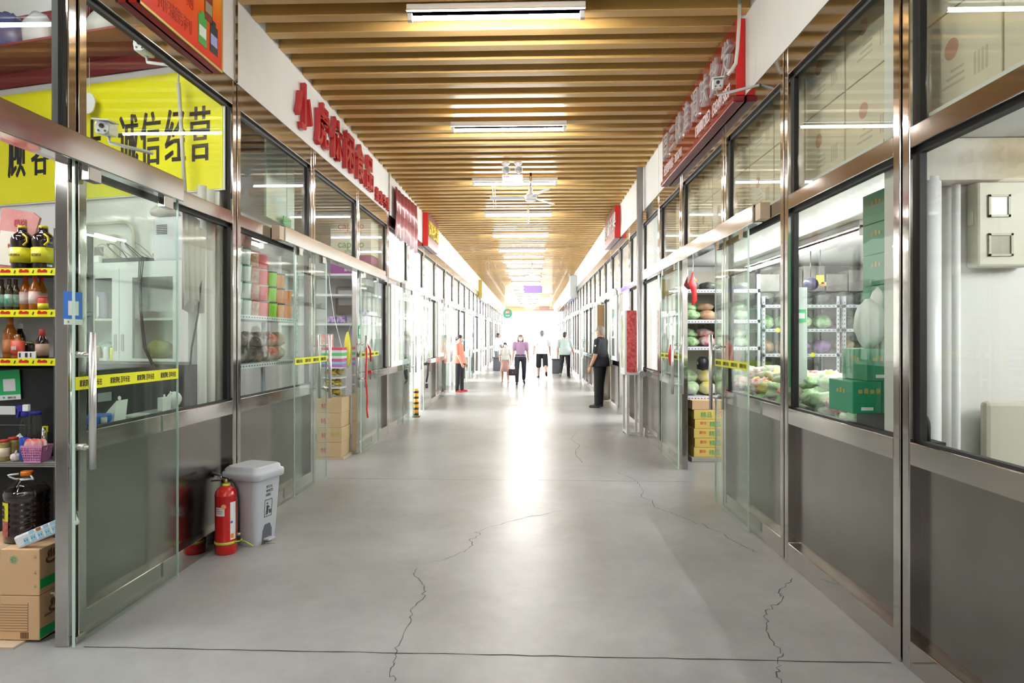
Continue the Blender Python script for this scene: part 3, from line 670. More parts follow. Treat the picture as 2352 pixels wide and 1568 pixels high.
bottle('sauce_bottle','tall amber bottle with orange wrapped neck on the lower shelf','sauce bottle',sp(24,zsh[2],3.2),.215,.032,P_SAUCE,AMB,mat('orange_foil',(.6,.22,.03),.4),(.78,1),.42,(.1,.45),mat('orange_label',(.65,.25,.08),.45),None)
bottle('sauce_bottle','square amber bottle with red label on the lower shelf','sauce bottle',sp(41,zsh[2],3.14),.13,.032,P_SAUCE,AMB,GP,(.8,.98),.5,(.12,.7),RLAB,'调味',sq=.7,ink=WLAB)
bottle('sauce_bottle','dark bottle with white cap behind the square amber bottle','sauce bottle',sp(46,zsh[2],3.27),.185,.026,P_SAUCE,SOY,WPL,(.83,1),.5)
bottle('sauce_jar','small dark jar behind the white carton on the lower shelf','sauce jar',sp(66,zsh[2],3.22),.085,.026,P_JAR,SOY,mat('gold_cap',(.4,.28,.08),.35,.6),(.86,1),.9)
bottle('sauce_bottle','dark sauce bottle with red neck and tan label by the steel post','sauce bottle',sp(97,zsh[2],3.15),.15,.028,P_SAUCE,SOY,REDCAP,(.72,1),.5,(.1,.5),mat('tan_label',(.45,.3,.22),.5),None)
b=B(); x,y,z=sp(66,zsh[2],3.125); b.obox((x,y,z+.0175),(.085,.03,.035),.15); o=one(b,'small_carton',WPL,'small white carton with dark print on the lower shelf','carton',bev=.001)
b=B(); o2=Vector((0,0,.0175)); 
for dx,w in ((-.03,.008),(0,.012),(.02,.006)): b.obox(Vector((dx,-.0155+dx*.15,.018)),(w,.0015,.022),.15)
build(b,'print',INK,o)
# payment cards (code squares left plain)
def card(name,label,c,w,h,tilt,m,band,tx,facing='y'):
    t=thing(name,label,'payment card',c); c=Vector(c); M=Matrix.Rotation(tilt,3,'Y')
    if facing=='x': M=Matrix.Rotation(math.pi/2,3,'Z')@M
    b=B(); b.obox(c+M@Vector((0,0,h/2)),(w,.003,h),M=M); build(b,'card',m,t)
    b=B(); b.obox(c+M@Vector((0,-.002,h*.5)),(w*.56,.0012,w*.56),M=M); build(b,'white_square',WPL,t)
    b=B(); b.obox(c+M@Vector((0,-.002,h*.085)),(w,.0012,h*.17),M=M); bb=build(b,'white_band',WPL,t)
    b=B(); b.text(tx,c+M@Vector((-.1*w,-.003,h*.05)),M@XD,M@Z,h*.07,.0004,.01); build(b,'print',INK,bb)
    b=B(); b.obox(c+M@Vector((-.28*w,-.003,h*.085)),(h*.07,.0012,h*.06),M=M); build(b,'logo_mark',GREEN,bb)
    return t
card('payment_card','green payment card tilted on the black unit under the sauce shelves',at(24,918,3.205),.115,.155,-.06,GREEN,0,'推荐使用')
card('payment_card','blue payment card taped to the near left steel post',(XL+.014,2.90,1.51),.12,.155,0,BLUE,0,'支付',facing='x')
b=B(); b.box(RX0+.05,3.215,.8305,RX1-.025,3.345,1.30); t=one(b,'black_unit',BLACK,'black plastic unit on the counter below the yellow shelf strips','appliance',bev=.012)
b=B(); c=at(14,942,3.212)-t.location; b.obox(c,(.1,.003,.045)); build(b,'sticker',WPL,t)
b=B(); c=at(10,976,3.21)-t.location; b.box(c.x-.3,c.y,c.z,c.x+.11,c.y+.01,c.z+.002); build(b,'seam_line',STEEL,t)
Yc=3.125; zc=.831
def cp(u,Y=Yc): p=at(u,700,Y); return (p.x,Y,zc)
for k,(u,Y) in enumerate(((9,3.10),(31,3.15))):
    bottle('pickle_jar',['red lidded jar of pale pickles with a label at the counter edge','red lidded jar of pale pickles behind the garlic'][k],'pickle jar',cp(u,Y),(.105 if k==0 else .11),.025,P_JAR,mat('pickle_yellow',(.5,.42,.14),.2,noise=(.3,.25,.06),scale=40,coat=.5),REDCAP,(.88,1),.92,(.2,.62) if k==0 else None,mat('cream_label',(.8,.66,.5),.5),None,'pickle jars')
t=thing('garlic_bulb','white garlic bulb on the counter beside the pickle jars','garlic',cp(36,3.095)); c=Vector(cp(36,3.095)); GAR=mat('garlic_skin',(.78,.72,.7),.5)
b=B()
for k in range(7): a=k*2*math.pi/7; b.sph(c+Vector((math.cos(a)*.011,math.sin(a)*.011,.0185)),.013,.013,.0185,10,7)
build(b,'clove',GAR,t,rem=.002); b=B(); b.cone(c+Vector((0,0,.03)),c+Vector((.004,0,.052)),.007,.003,8); build(b,'stem',GAR,t)
c=Vector(cp(57,3.105)); t=thing('spray_bottle','clear spray bottle of blue cleaner on the counter','spray bottle',c)
b=B(); b.lathe(c,[(.02,0),(.023,.005),(.023,.11),(.02,.115)],16); build(b,'liquid',mat('blue_liquid',(.02,.08,.6),.15),t)
b=B(); b.lathe(c,[(.0245,0),(.0245,.13),(.022,.15),(.024,.17),(.02,.19),(.011,.215),(.011,.225)],16); build(b,'body',GP,t)
b=B(); b.cone(c+Vector((0,0,.222)),c+Vector((0,0,.245)),.015); b.obox(c+Vector((-.008,0,.262)),(.05,.02,.03)); b.obox(c+Vector((-.03,0,.238)),(.01,.014,.045),M=Matrix.Rotation(.3,3,'Y')); b.cone(c+Vector((-.033,0,.266)),c+Vector((-.042,0,.266)),.008); build(b,'trigger_head',NAVY,t,bev=.002)
b=B(); b.obox(c+Vector((.012,-.004,.265)),(.03,.018,.034)); build(b,'trigger_cover',WPL,t,bev=.003)
bottle('storage_jar','tall clear jar with blue lid behind the spray bottle','storage jar',cp(80,3.165),.24,.03,[(.92,0),(1,.02),(1,.82),(.8,.9),(.8,.95)],GP,NAVY,(.93,1),.95,(.02,.3),mat('brown_contents',(.35,.16,.05),.5))
b=B(); c=Vector(cp(85,3.10)); t=thing('pink_basket','pink perforated plastic basket filled with sachets','basket',c); PINK=mat('pink_plastic',(.72,.30,.58),.4)
w0,w1,hh=.042,.055,.075; nx=9
def face(b,p,q,p2,q2,rows=6):
    p,q,p2,q2=map(Vector,(p,q,p2,q2))
    for i in range(nx+1):
        f=i/nx; a=p.lerp(q,f); d=p2.lerp(q2,f); b.obox((a+d)/2,(.0042,.0042,(d-a).length),M=(d-a).to_track_quat('Z','X').to_matrix())
    for j in range(rows+1):
        f=j/rows; a=p.lerp(p2,f); d=q.lerp(q2,f); b.obox((a+d)/2,((d-a).length,.004,.004 if 0<j<rows else .01),M=(d-a).to_track_quat('X','Z').to_matrix())
A=[c+Vector((sx*w0,sy*.03,0)) for sx,sy in ((-1,-1),(1,-1),(1,1),(-1,1))]; D=[c+Vector((sx*w1,sy*.036,hh)) for sx,sy in ((-1,-1),(1,-1),(1,1),(-1,1))]
b=B()
for k in range(4): face(b,A[k],A[(k+1)%4],D[k],D[(k+1)%4])
b.prism([p for p in A],(0,0,.003)); build(b,'basket',PINK,t)
SACH=mat('red_white_sachet',(.75,.06,.03),.35,noise=(.85,.8,.78),scale=18)
for k in range(4):
    b=B(); M=Matrix.Rotation(R.uniform(-.3,.3),3,'Y')@Matrix.Rotation(R.uniform(-.3,.2),3,'X'); b.sph(c+Vector((-.03+k*.02,-.012+.008*(k%2),.072)),.03,.008,.042,10,7,M)
    one(b,'seasoning_sachet',SACH,'red and white seasoning sachet standing in the pink basket','sachet','sachets in the pink basket')
b=B(); c=Vector(cp(93,3.13)); b.obox(c+Vector((0,.03,.15)),(.02,.015,.03)); b.obox(c+Vector((0,.03,.07)),(.012,.012,.14)); one(b,'marker_pen',YELT,'yellow marker standing behind the pink basket','marker')
b=B(); c=Vector(cp(104,3.15)); b.cone(c,c+Vector((-.01,0,.16)),.011,.011); one(b,'metal_shaker',STEEL,'slim metal canister behind the pink basket','canister')
b=B(); c=Vector(cp(46,3.19)); b.sph(c+Vector((0,0,.062)),.032,.014,.06,12,8,jit=.25); one(b,'plastic_bag',WPL,'crumpled white plastic bag behind the pickle jars','bag')
# big jug, power strip, cartons on the floor
def carton(label,x0,y0,z0,x1,y1,z1,m,group=None,band=None,texts=(),tape=True,marks=None,name='carton',rz=0):
    t=thing(name,label,'carton',((x0+x1)/2,(y0+y1)/2,z0),group)
    b=B(); b.box(x0,y0,z0,x1,y1,z1); build(b,'box',m,t,bev=.004)
    if tape:
        b=B(); xm=(x0+x1)/2; b.box(xm-.022,y0-.0012,z1-.05,xm+.022,y1+.001,z1+.0012); build(b,'tape',mat('packing_tape',(.68,.55,.36),.2),t)
    if band:
        b=B(); b.box(x0+.0,y0-.0014,z0+.02,x1+.0014,y1,z0+.02+band[0]); build(b,'band',band[1],t)
    for (tx,fx,fz,h,mm) in texts:
        b=B(); b.text(tx,(x0+(x1-x0)*fx,y0-.0006,z0+(z1-z0)*fz),XD,Z,h,.0012,.008,1,'C'); build(b,'print',mm,t)
    if marks: marks(t)
    if rz: t.rotation_euler[2]=rz
    return t
CX0,CX1,CY0,CY1=-2.76,-2.338,2.925,3.30
def m_low(t):
    b=B()
    for k in range(11): b.box(CX0+.06,CY0-.001,.055+k*.0125,CX1-.055,CY0+.001,.0562+k*.0125)
    b.box(CX1-.056,CY0-.001,.055,CX1-.0548,CY0+.001,.19); build(b,'printed_table',BRINK,t)
    b=B()
    for k in range(12): b.box(CX1-.092+k*.0034,CY0-.001,.02,CX1-.092+k*.0034+R.uniform(.001,.0024),CY0+.001,.05)
    build(b,'barcode',BRINK,t)
    b=B(); b.text('♨',(CX1+.0004,CY0+.05,.13),(0,1,0),Z,.07,.001,.005); b.text('CHINA FOOD',(CX1+.0004,CY0+.03,.11),(0,1,0),Z,.016,.001,.01); build(b,'side_print',BRINK,t)
    b=B(); b.box(CX1-.001,CY0+.002,.02,CX1+.0014,CY0+.2,.065); build(b,'side_band',GREEN,t)
    b=B(); b.tube([(CX1+.004,CY0+.1,.002),(CX1+.006,CY0+.115,.06),(CX1+.006,CY0+.11,.16),(CX1+.004,CY0+.085,.205),(CX1-.01,CY0+.06,.213)],.006,6); build(b,'strap',WPL,t)
carton('brown carton with printed table at the bottom of the pair by the near left post',CX0,CY0,.012,CX1,CY1,.222,CARD,marks=m_low)
def m_up(t):
    b=B(); 
    for q in (.29,.365):
        for a,c in (((-.3,q-.03),(-.262,q-.028)),((-.3,q+.028),(-.262,q+.03)),((-.3,q-.03),(-.298,q+.03)),((-.264,q-.03),(-.262,q+.03))): b.box(CX1+a[0]+.06,CY0-.001,a[1]+.02,CX1+c[0]+.06,CY0+.001,c[1]+.02)
        b.obox((CX1-.221,CY0,q+.02),(.016,.002,.03))
    build(b,'handling_mark',BRINK,t)
    b=B(); b.cone((CX1-.215,CY0-.001,.405),(CX1-.215,CY0+.001,.405),.016,n=20); build(b,'red_mark',mat('print_mark_red',(.6,.08,.05),.6),t)
    b=B(); 
    for k in range(5): b.cone((CX1-.125+.012*math.cos(k*1.257),CY0-.001,.395+.012*math.sin(k*1.257)),(CX1-.125+.012*math.cos(k*1.257),CY0+.001,.395+.012*math.sin(k*1.257)),.009,n=10)
    build(b,'green_mark',mat('print_mark_green',(.35,.5,.25),.6),t)
    b=B(); b.box(CX1-.001,CY0+.003,.255,CX1+.0014,CY0+.2,.3); build(b,'side_band',GREEN,t)
    b=B(); b.text('♨',(CX1+.0004,CY0+.03,.37),(0,1,0),Z,.07,.001,.005); build(b,'side_print',BRINK,t)
    for z in (.265,.33,.405):
        b=B(); b.obox((CX1-.02,CY0-.001,z),(.012,.002,.004)); b.obox((CX1-.02,CY0-.001,z+.006),(.004,.002,.008)); build(b,'staple',STEEL,t)
carton('brown carton under the big vinegar jug, upper of the pair by the near left post',CX0,CY0,.224,CX1,CY1,.444,CARD,marks=m_up)
b=B(); b.box(-2.9,2.86,0,-2.41,2.96,.010); one(b,'wooden_plank',mat('pale_plank',(.62,.5,.36),.7),'thin pale wooden plank on the floor under the brown cartons','plank')
c=Vector((at(62,700,3.08).x,3.08,.4455)); t=thing('vinegar_jug','large jug of black vinegar with orange cap and yellow red label','vinegar jug',c)
def rj(r,z): return [(r,z),(r*.965,z+.006),(r*.965,z+.012),(r,z+.018)]
b=B(); b.lathe(c,[(.085,0),(.094,.006),(.094,.05)]+rj(.094,.075)+rj(.094,.103)+rj(.094,.131)+rj(.094,.159)+rj(.094,.187)+[(.096,.215),(.097,.235),(.09,.25)],26); build(b,'body',SOY,t)
b=B(); b.lathe(c,[(.0965,.2),(.098,.235),(.09,.255),(.06,.285),(.032,.305),(.026,.31),(.026,.325)],26); build(b,'shoulder',GP,t)
b=B(); b.lathe(c,[(.027,.316),(.027,.335),(.025,.338)],18); build(b,'cap',ORANGE,t)
b=B(); b.lathe(c,[(.026,.295),(.03,.296),(.03,.302),(.026,.303)],18); b.tube([c+Vector(p) for p in ((-.028,-.01,.3),(-.045,-.02,.302),(-.065,-.03,.315),(-.07,-.032,.322),(-.055,-.03,.325),(-.03,-.015,.326))],.0045,6); b.tube([c+Vector(p) for p in ((.028,-.01,.3),(.05,-.02,.3),(.045,-.02,.308),(.028,-.01,.316))],.004,6); build(b,'handle',WPL,t)
def arc(b,r,z0,z1,a0,a1,n=10): 
    A=[c+Vector((r*math.cos(a),r*math.sin(a),z0)) for a in [a0+(a1-a0)*k/n for k in range(n+1)]]; b.strip(A,[p+Z*(z1-z0) for p in A])
b=B(); arc(b,.0955,.11,.2,-2.75,-1.75); lb=build(b,'label',YLAB,t); b=B(); arc(b,.0956,.035,.11,-2.75,-1.75); build(b,'lower_label',mat('maroon_label',(.4,.04,.03),.4,noise=(.55,.2,.15),scale=60),t)
b=B(); a=-2.1; d=Vector((math.cos(a),math.sin(a),0)); rt=Vector((-d.y,d.x,0)); b.text('味',c+d*.096+Z*.166-rt*.014,rt,Z,.024,.0008,.012); b.text('极',c+d*.096+Z*.143-rt*.014,rt,Z,.024,.0008,.012); b.text('鲜',c+d*.096+Z*.12-rt*.014,rt,Z,.024,.0008,.012); build(b,'print',INK,lb)
a0=at(40,1246,2.95); a1=at(150,1200,2.945); t=thing('power_strip','white power strip with pale blue sockets leaning on the brown cartons','power strip',(a0+a1)/2)
ax=(a1-a0).normalized(); nrm=Vector((0,-1,0)); upv=ax.cross(-nrm).normalized(); M=Matrix((ax,-nrm,upv)).transposed(); L=(a1-a0).length+.06
cc=(a0+a1)/2+ax*.03
b=B(); b.obox(cc,(L,.03,.062),M=M); build(b,'body',WPL,t,bev=.01)
b=B(); SOCK=mat('pale_blue_socket',(.35,.65,.85),.4)
for k in range(6): 
    b.obox(cc+ax*(-L/2+.06+k*.038)+upv*-.008-Vector((0,.0155,0)),(.026,.003,.03),M=M)
    if k in (1,3,4): b.obox(cc+ax*(-L/2+.06+k*.038)+upv*.022-Vector((0,.0155,0)),(.026,.003,.014),M=M)
build(b,'socket',SOCK,t); b=B()
for k in range(6):
    for q in (-.006,.006): b.obox(cc+ax*(-L/2+.06+k*.038+q)+upv*-.006-Vector((0,.0175,0)),(.002,.001,.008),M=M)
build(b,'socket_slot',INK,t); b=B(); b.obox(cc+ax*(-L/2+.06+2*.038)+upv*.022-Vector((0,.0155,0)),(.024,.003,.014),M=M); label_part(build(b,'switch',mat('brown_switch',(.35,.15,.06),.4),t),'brown rocker switch')

# ---------- left sauce shop: yellow sign, cabinet, things behind the glass ----------
WA=math.atan2(1.0,4.14); WE=Vector((-math.cos(WA),math.sin(WA),0)); WN=Vector((-math.sin(WA),-math.cos(WA),0)); WO=Vector((-2.25,4.49,0))
def wp(a,z,n=0): return WO+WE*a+WN*n+Z*z     # along the slanted partition, height, distance in front of it
def wbox(b,a0,a1,z0,z1,n0,n1): return b.prism([wp(a0,z0,n0),wp(a1,z0,n0),wp(a1,z0,n1),wp(a0,z0,n1)],(0,0,z1-z0))
def wat(u,v,n=0): # pixel to a point on the plane n in front of the slanted partition
    d=_ray(u,v); p0=WO+WN*n; t=(p0-Vector((0,0,HC))).dot(WN)/d.dot(WN); return Vector((0,0,HC))+d*t
def wa(u,n=0): return (wat(u,600,n)-WO).dot(WE)
def wz(u,v,n=0): return wat(u,v,n).z
SR=-WE
t=thing('shop_sign','large yellow sign with black slogan characters high inside the sauce shop','sign',wp(1.0,2.5,.02))
a0=wa(511,.02); a1=wa(-60,.02); z0=wz(511,432,.02); z1=wz(511,152,.02); rr=.22
def plate(a0,a1,z0,z1,rr,n,th,b):
    P=[wp(a0,z0,n),wp(a0,z1,n)]+[wp(a1-rr+rr*math.sin(k*math.pi/16),z1-rr+rr*math.cos(k*math.pi/16),n) for k in range(9)]+[wp(a1,z0,n)]
    return b.prism(P,WN*th)
b=B(); plate(a0-.01,a1+.05,z0-.01,z1+.05,.27,.003,.012,b); build(b,'white_border',WHITE,t)
b=B(); plate(a0,a1,z0,z1,rr,.014,.006,b); build(b,'yellow_face',YEL,t)
for ch,u,sx in (('顾',38,.42),('客',92,.42),('至',150,.42),('上',212,.42),('诚',294,.42),('信',345,.42),('经',402,.42),('营',458,.42)):
    b=B(); a=wa(u,.02); [b.text(ch,wp(a+q*.006,z0+.245,.0205+.0003*abs(q)),SR,Z,.43,.002,0,sx*1.05,'C') for q in ((-1,-.5,0,.5,1) if ch!='客' else (-1,0,1))]; build(b,'character',INK,t)
b=B(); wbox(b,.13,2.9,z1+.06,z1+.62,.002,.02); one(b,'backing_board',mat('dull_crimson_board',(.24,.03,.04),.45),'dull crimson board above the yellow sign inside the sauce shop','board')
# goods piled on the crimson board ledge
b=B(); wbox(b,.13,2.9,z1+.17,z1+.185,.021,.4); one(b,'high_ledge',mat('maroon_ledge',(.2,.03,.04),.5),'maroon ledge holding sacks above the yellow sign','ledge')
zl=z1+.186
t=thing('flour_sack','beige sack with red swirl mark on the ledge above the yellow sign','sack',wp(1.12,zl,.2))
b=B(); b.obox(wp(1.12,zl+.2,.2),(.2,.09,.4),-WA); build(b,'sack',mat('beige_sack',(.5,.45,.32),.6),t,bev=.03)
b=B(); q=[wp(1.12,0,.246)+Z*(zl+.12)+SR*(.012+.0075*k)*math.cos(k*.7)+Z*(.012+.0075*k)*math.sin(k*.7) for k in range(10)]; b.tube(q,.009,6); build(b,'swirl_mark',mat('dull_red_print',(.4,.08,.06),.5),t)
b=B(); b.text('安琪',wp(1.18,zl+.3,.246),SR,Z,.055,.001,.005); build(b,'print',BRINK,t)
for k,(a,w,h,c,l) in enumerate([(1.45,.26,.3,(.5,.5,.5),'crumpled clear bag of pale goods on the ledge above the yellow sign'),(.82,.26,.26,(.42,.42,.38),'grey wrapped bundle on the ledge beside the swirl sack'),(1.75,.28,.34,(.07,.08,.2),'dark blue printed bag on the ledge far from the glass'),(2.1,.25,.3,(.08,.09,.16),'second dark blue bag at the end of the ledge')]):
    b=B(); b.sph(wp(a,zl+h/2,.2),w/2,.1,h/2,12,8,Matrix.Rotation(-WA,3,'Z'),.18); one(b,'goods_bag',mat(f'bag_tone_{k}',c,.4),l,'bag')
b=B(); p=wat(205,238,.08); b.lathe((0,0,0),[(.075,0),(.075,.01)],16,.85,1); b.v=[p+SR*v.x+Z*(v.y*1.05-.0)+WN*v.z for v in b.v]; 
b.tube([p+Z*.07,p+Z*.9],.002,5); one(b,'hanging_tag',WHITE,'rounded white tag hanging on a thread before the yellow sign','tag')
b=B(); p=wat(410,190,.1); p2=wat(425,445,.1); b.tube([p,p2],.014,8); b.tube([p+Z*.13,p],.006,6); b.tube([p+Z*.13,p+Z*.9],.0015,5); one(b,'hanging_rod',mat('pale_grey_rod',(.6,.6,.55),.4),'pale grey rod hanging in front of the yellow sign','rod')
bullet('security_camera','camera reflection built as a solid silver bullet camera before the yellow sign',onx(245,297,-2.42),(-1.2,0,1.9),onx(352,352,-2.24))  # reflection in the glass, modelled as a solid camera
bullet('security_camera','camera reflection built as a solid silver camera with a paper tag under the orange board',onx(332,112,-2.42),(-1.5,0,2.6),onx(392,150,-2.24))  # second reflection in the glass, also modelled solid
# white steel cabinet
n0,n1=.02,.24; ar=wa(437,n1); al=wa(150,n1); zt=wz(300,601,n1); zm=wz(300,829,n1); am=wa(279,n1)
LG=mat('grey_white_enamel',(.66,.69,.65),.45)
t=thing('filing_cabinet','grey white steel cabinet with two glass doors behind the near left window','cabinet',wp((al+ar)/2,0,.2))
b=B(); wbox(b,ar,al,zt-.06,zt,n0,n1); wbox(b,ar,al,zm-.02,zm,n0,n1); wbox(b,ar,ar+.02,zm,zt,n0,n1); wbox(b,al-.02,al,zm,zt,n0,n1); wbox(b,ar,al,zm,zt,n0,n0+.01); build(b,'body',LG,t)
for k,(c0,c1,w0,w1) in enumerate(((ar,am-.002,wa(397,n1+.02),wa(304,n1+.02)),(am+.002,al,wa(257,n1+.02),wa(176,n1+.02)))):
    b=B(); zw=wz(300,637,n1+.02)
    wbox(b,c0,w0,zm,zt-.05,n1,n1+.02); wbox(b,w1,c1,zm,zt-.05,n1,n1+.02); wbox(b,w0,w1,zw,zt-.05,n1,n1+.02); wbox(b,w0,w1,zm,zm+.02,n1,n1+.02)
    d=build(b,'door',LG,t); b=B(); wbox(b,w0,w1,zm+.02,zw,n1+.008,n1+.012); build(b,'pane',GL,d)
    b=B(); m_=(c1-.03) if k==0 else (c0+.03); wbox(b,m_-.012,m_+.012,zm+.07,zm+.19,n1+.02,n1+.024); build(b,'handle_plate',mat('grey_handle',(.45,.47,.45),.35,.5),d)
zs=wz(220,732,n1-.06); b=B(); wbox(b,ar+.02,al-.02,zs-.015,zs,n0+.02,n1-.03); build(b,'shelf',LG,t)
b=B(); wbox(b,ar,al+.3,0,zm-.022,n0,n1+.04); b2=b; t2=one(b,'lower_cabinet',BLACK,'black lower cabinet under the grey white steel cabinet','cabinet',bev=.004)
b=B(); P=[wp(q,z,n1+.043) for q,z in ((wa(237,n1),wz(237,922,n1)),(wa(269,n1),wz(269,918,n1)),(wa(269,n1),wz(269,898,n1)),(wa(237,n1),wz(237,902,n1)))]; P=[p-t2.location for p in P]; b.prism(P,WN*.002); build(b,'faded_label',mat('grey_green_label',(.25,.3,.28),.5),t2)
b=B(); p=wat(275,914,n1+.043); b.cone(p-t2.location,p-t2.location+WN*.003,.015,n=16); build(b,'round_sticker',WPL,t2)
b=B(); wbox(b,wa(252,.14),wa(182,.14),zs+.001,zs+.2,.05,.18); one(b,'plastic_bin',mat('mauve_plastic',(.33,.25,.42),.4),'mauve plastic bin on the shelf inside the steel cabinet','bin',bev=.015)
b=B(); p=wat(234,732,.15); b.obox((p.x,p.y,zs+.085),(.02,.08,.165),-WA); o=one(b,'ring_binder',mat('grey_binder',(.5,.5,.48),.5),'grey binder with white spine label beside the mauve bin','binder')
b=B(); b.obox(Vector((0,-.042,.085)),(.017,.002,.14),-WA); build(b,'spine_label',WPL,o)
b=B(); b.sph(wp(wa(240,.12),zm+.075,.12),.07,.05,.06,12,8,None,.3); one(b,'wrapped_goods',mat('green_clear_wrap',(.25,.42,.32),.3,noise=(.6,.65,.6),scale=14),'green and clear wrapped goods low in the steel cabinet','bag')
b=B(); b.sph(wp(wa(370,.12),zm+.08,.12),.09,.06,.065,12,8,None,.3); one(b,'wrapped_goods',mat('olive_wrap',(.25,.3,.08),.4),'olive wrapped goods low behind the right cabinet door','bag')
# things on the cabinet top
zc_=zt+.001
b=B(); q=wat(300,603,.25); wbox(b,wa(440,.22),wa(350,.22),zc_,zc_+.31,.05,.22); o=one(b,'printer_box',mat('pale_lilac_grey',(.62,.63,.67),.45),'pale grey machine box on top of the steel cabinet','box',bev=.02)
b=B()
for k in range(6): p=wp(wa(372,.22),zc_+.25-.012*k,.222)-o.location; b.obox(p,(.09,.004,.005),-WA)
build(b,'vent_slot',DARK,o)
b=B(); P=wp(wa(420,.13),zc_+.345,.14)
for (da,dz,rx,rz_) in ((0,.03,.2,.05),(.12,.02,.12,.05),(-.12,.0,.1,.08)): b.sph(P+WE*da+Z*dz,rx,.085,rz_,12,8,Matrix.Rotation(-WA,3,'Z'),.25)
one(b,'draped_cloth',mat('dirty_white_cloth',(.62,.57,.52),.85,bump=.3),'dirty white cloth heaped over the machine box','cloth')
b=B(); X0=-2.275
A=[Vector((X0+.02*math.sin(k*2.1),4.02+.026*k,2.38-.02*k)) for k in range(12)]; C=[Vector((X0+.03*math.sin(k*2.1+.4),4.04+.022*k,1.66+.05*math.cos(k))) for k in range(12)]; b.strip(A,C); 
o=one(b,'hanging_cloth',mat('grey_cream_cloth',(.55,.53,.46),.85),'grey cream cloth hanging beside the machine box','cloth'); d=o.modifiers.new('s','SOLIDIFY'); d.thickness=.012
b=B(); wbox(b,wa(262,.06),wa(200,.06),zc_+.05,zc_+.24,.003,.07); o=one(b,'meter_box',CREAM,'cream electric meter box on the wall above the steel cabinet','meter box',bev=.012)
b=B(); p=wp(wa(228,.07),zc_+.11,.072)-o.location; b.obox(p,(.085,.006,.07),-WA); build(b,'window',mat('dim_glass',(.22,.2,.16),.2),o)
b=B(); b.tube([wp(wa(150,.03),zc_+.33,.03),wp(wa(283,.03),zc_+.33,.03)]+[wp(wa(283,.03)-.1*math.sin(k*.3),zc_+.33-.1*(1-math.cos(k*.3)),.03) for k in range(1,6)]+[wp(wa(283,.03)-.1,zc_+.02,.03)],.014,8); one(b,'wall_conduit',CREAM,'cream conduit curving down the wall above the steel cabinet','conduit')
b=B(); wbox(b,wa(345,.16),wa(185,.16),zc_,zc_+.035,.1,.2); one(b,'network_box',BLACK,'flat black network box on the steel cabinet','network box',bev=.003)
for k in range(5):
    b=B(); a=wa(245+k*22,.15); pts=[wp(a+.07*math.cos(t_*.7+k),zc_+.09+.06*math.sin(t_*.9+k*1.3),.15+.03*math.sin(t_*1.1+k)) for t_ in range(9)]
    pp=[]; 
    for i in range(len(pts)-1): pp+=[pts[i].lerp(pts[i+1],q/3) for q in range(3)]
    b.tube(pp,.004,5); one(b,'cable_loop',mat('dark_cable',(.05,.05,.05),.5) if k%2 else mat('grey_cable',(.4,.38,.34),.5),'loop of cable tangled on top of the steel cabinet','cable','cables on the steel cabinet')
b=B(); wbox(b,wa(232,.22),wa(202,.22),zc_,zc_+.055,.205,.24); one(b,'adapter_box',WPL,'small white box with violet base on the steel cabinet','box',bev=.008)
for k in range(3):
    b=B(); p=wat(320+k*5,600,n1+.03+.012*k); n_=n1+.03+.012*k; b.tube([p+Z*.03,wat(318+k*3,650,n_),wat(322+k*2,720,n_),wat(330+3*k,800,n_),wat(352+2*k,845,n_)],.004,5); one(b,'hanging_cable',GASK,'thin dark cable hanging down the steel cabinet front','cable','cables down the cabinet front')
# bottles on the front of the black unit and things on the sill counter
zb_=zm-.019
for k,(u,h,r_,mb,mc,l) in enumerate(((204,.07,.022,'gold_jar','white_plastic','small gold jar with white lid before the steel cabinet'),(223,.105,.03,'gold_jar','white_plastic','larger gold jar with white lid before the steel cabinet'),(245,.1,.02,'white_plastic','white_plastic','white plastic bottle before the steel cabinet'),(258,.1,.016,'yellow_label','black_plastic','yellow bottle with black cap before the steel cabinet'))):
    if mb=='gold_jar': mat('gold_jar',(.5,.38,.2),.3,.5)
    p=wat(u,700,n1+.012); bottle('small_bottle',l,'bottle',(p.x,p.y-.0,zb_+.02),h,r_,P_JAR,MATS[mb],MATS[mc],(.85,1),.8)
b=B(); b.box(XL-.075,3.40,.955,XL-.28,4.13,.985); b.box(XL-.26,3.40,0,XL-.28,4.13,.955); one(b,'window_counter',mat('glass_green_counter',(.35,.43,.4),.3),'narrow pale counter along the inside of the near left window','counter')
b=B(); p=onx(222,968,-2.33); b.box(-2.40,p.y-.06,.986,-2.31,p.y+.1,1.035); one(b,'blue_case',BLUE,'blue and dark case on the window counter','case',bev=.008)
b=B(); p=onx(238,965,-2.3); b.cone((-2.3,p.y,.986),(-2.3,p.y,1.022),.017); one(b,'white_pot',WPL,'small white pot on the window counter','pot')
b=B(); y=onx(275,965,-2.33).y; b.prism([(-2.38,y-.11,.986),(-2.29,y-.11,.986),(-2.335,y-.02,1.095)],(0.0,.10,0)); b.box(-2.36,y+.03,.986,-2.28,y+.2,1.0); one(b,'folded_paper',WPL,'folded white paper tent on the window counter','paper')
b=B(); x,y=-2.33,3.93; b.obox((x,y,1.03),(.035,.09,.085)); b.tube([(x,y,1.07),(x,y,1.09)],.006); o=one(b,'wall_socket',WPL,'white plug box standing by the window beside the round speaker','socket',bev=.005)
b=B(); y=onx(400,910,-2.36).y; b.sph((-2.36,y,1.045),.045,.05,.05,14,9); b.tube([(-2.36,y-.03,1.08),(-2.35,y-.06,1.1),(-2.35,y-.07,.99)],.004,5); b.cone((-2.36,y,.987),(-2.36,y,1.005),.02); one(b,'round_speaker',WPL,'round white device on the window counter','speaker')
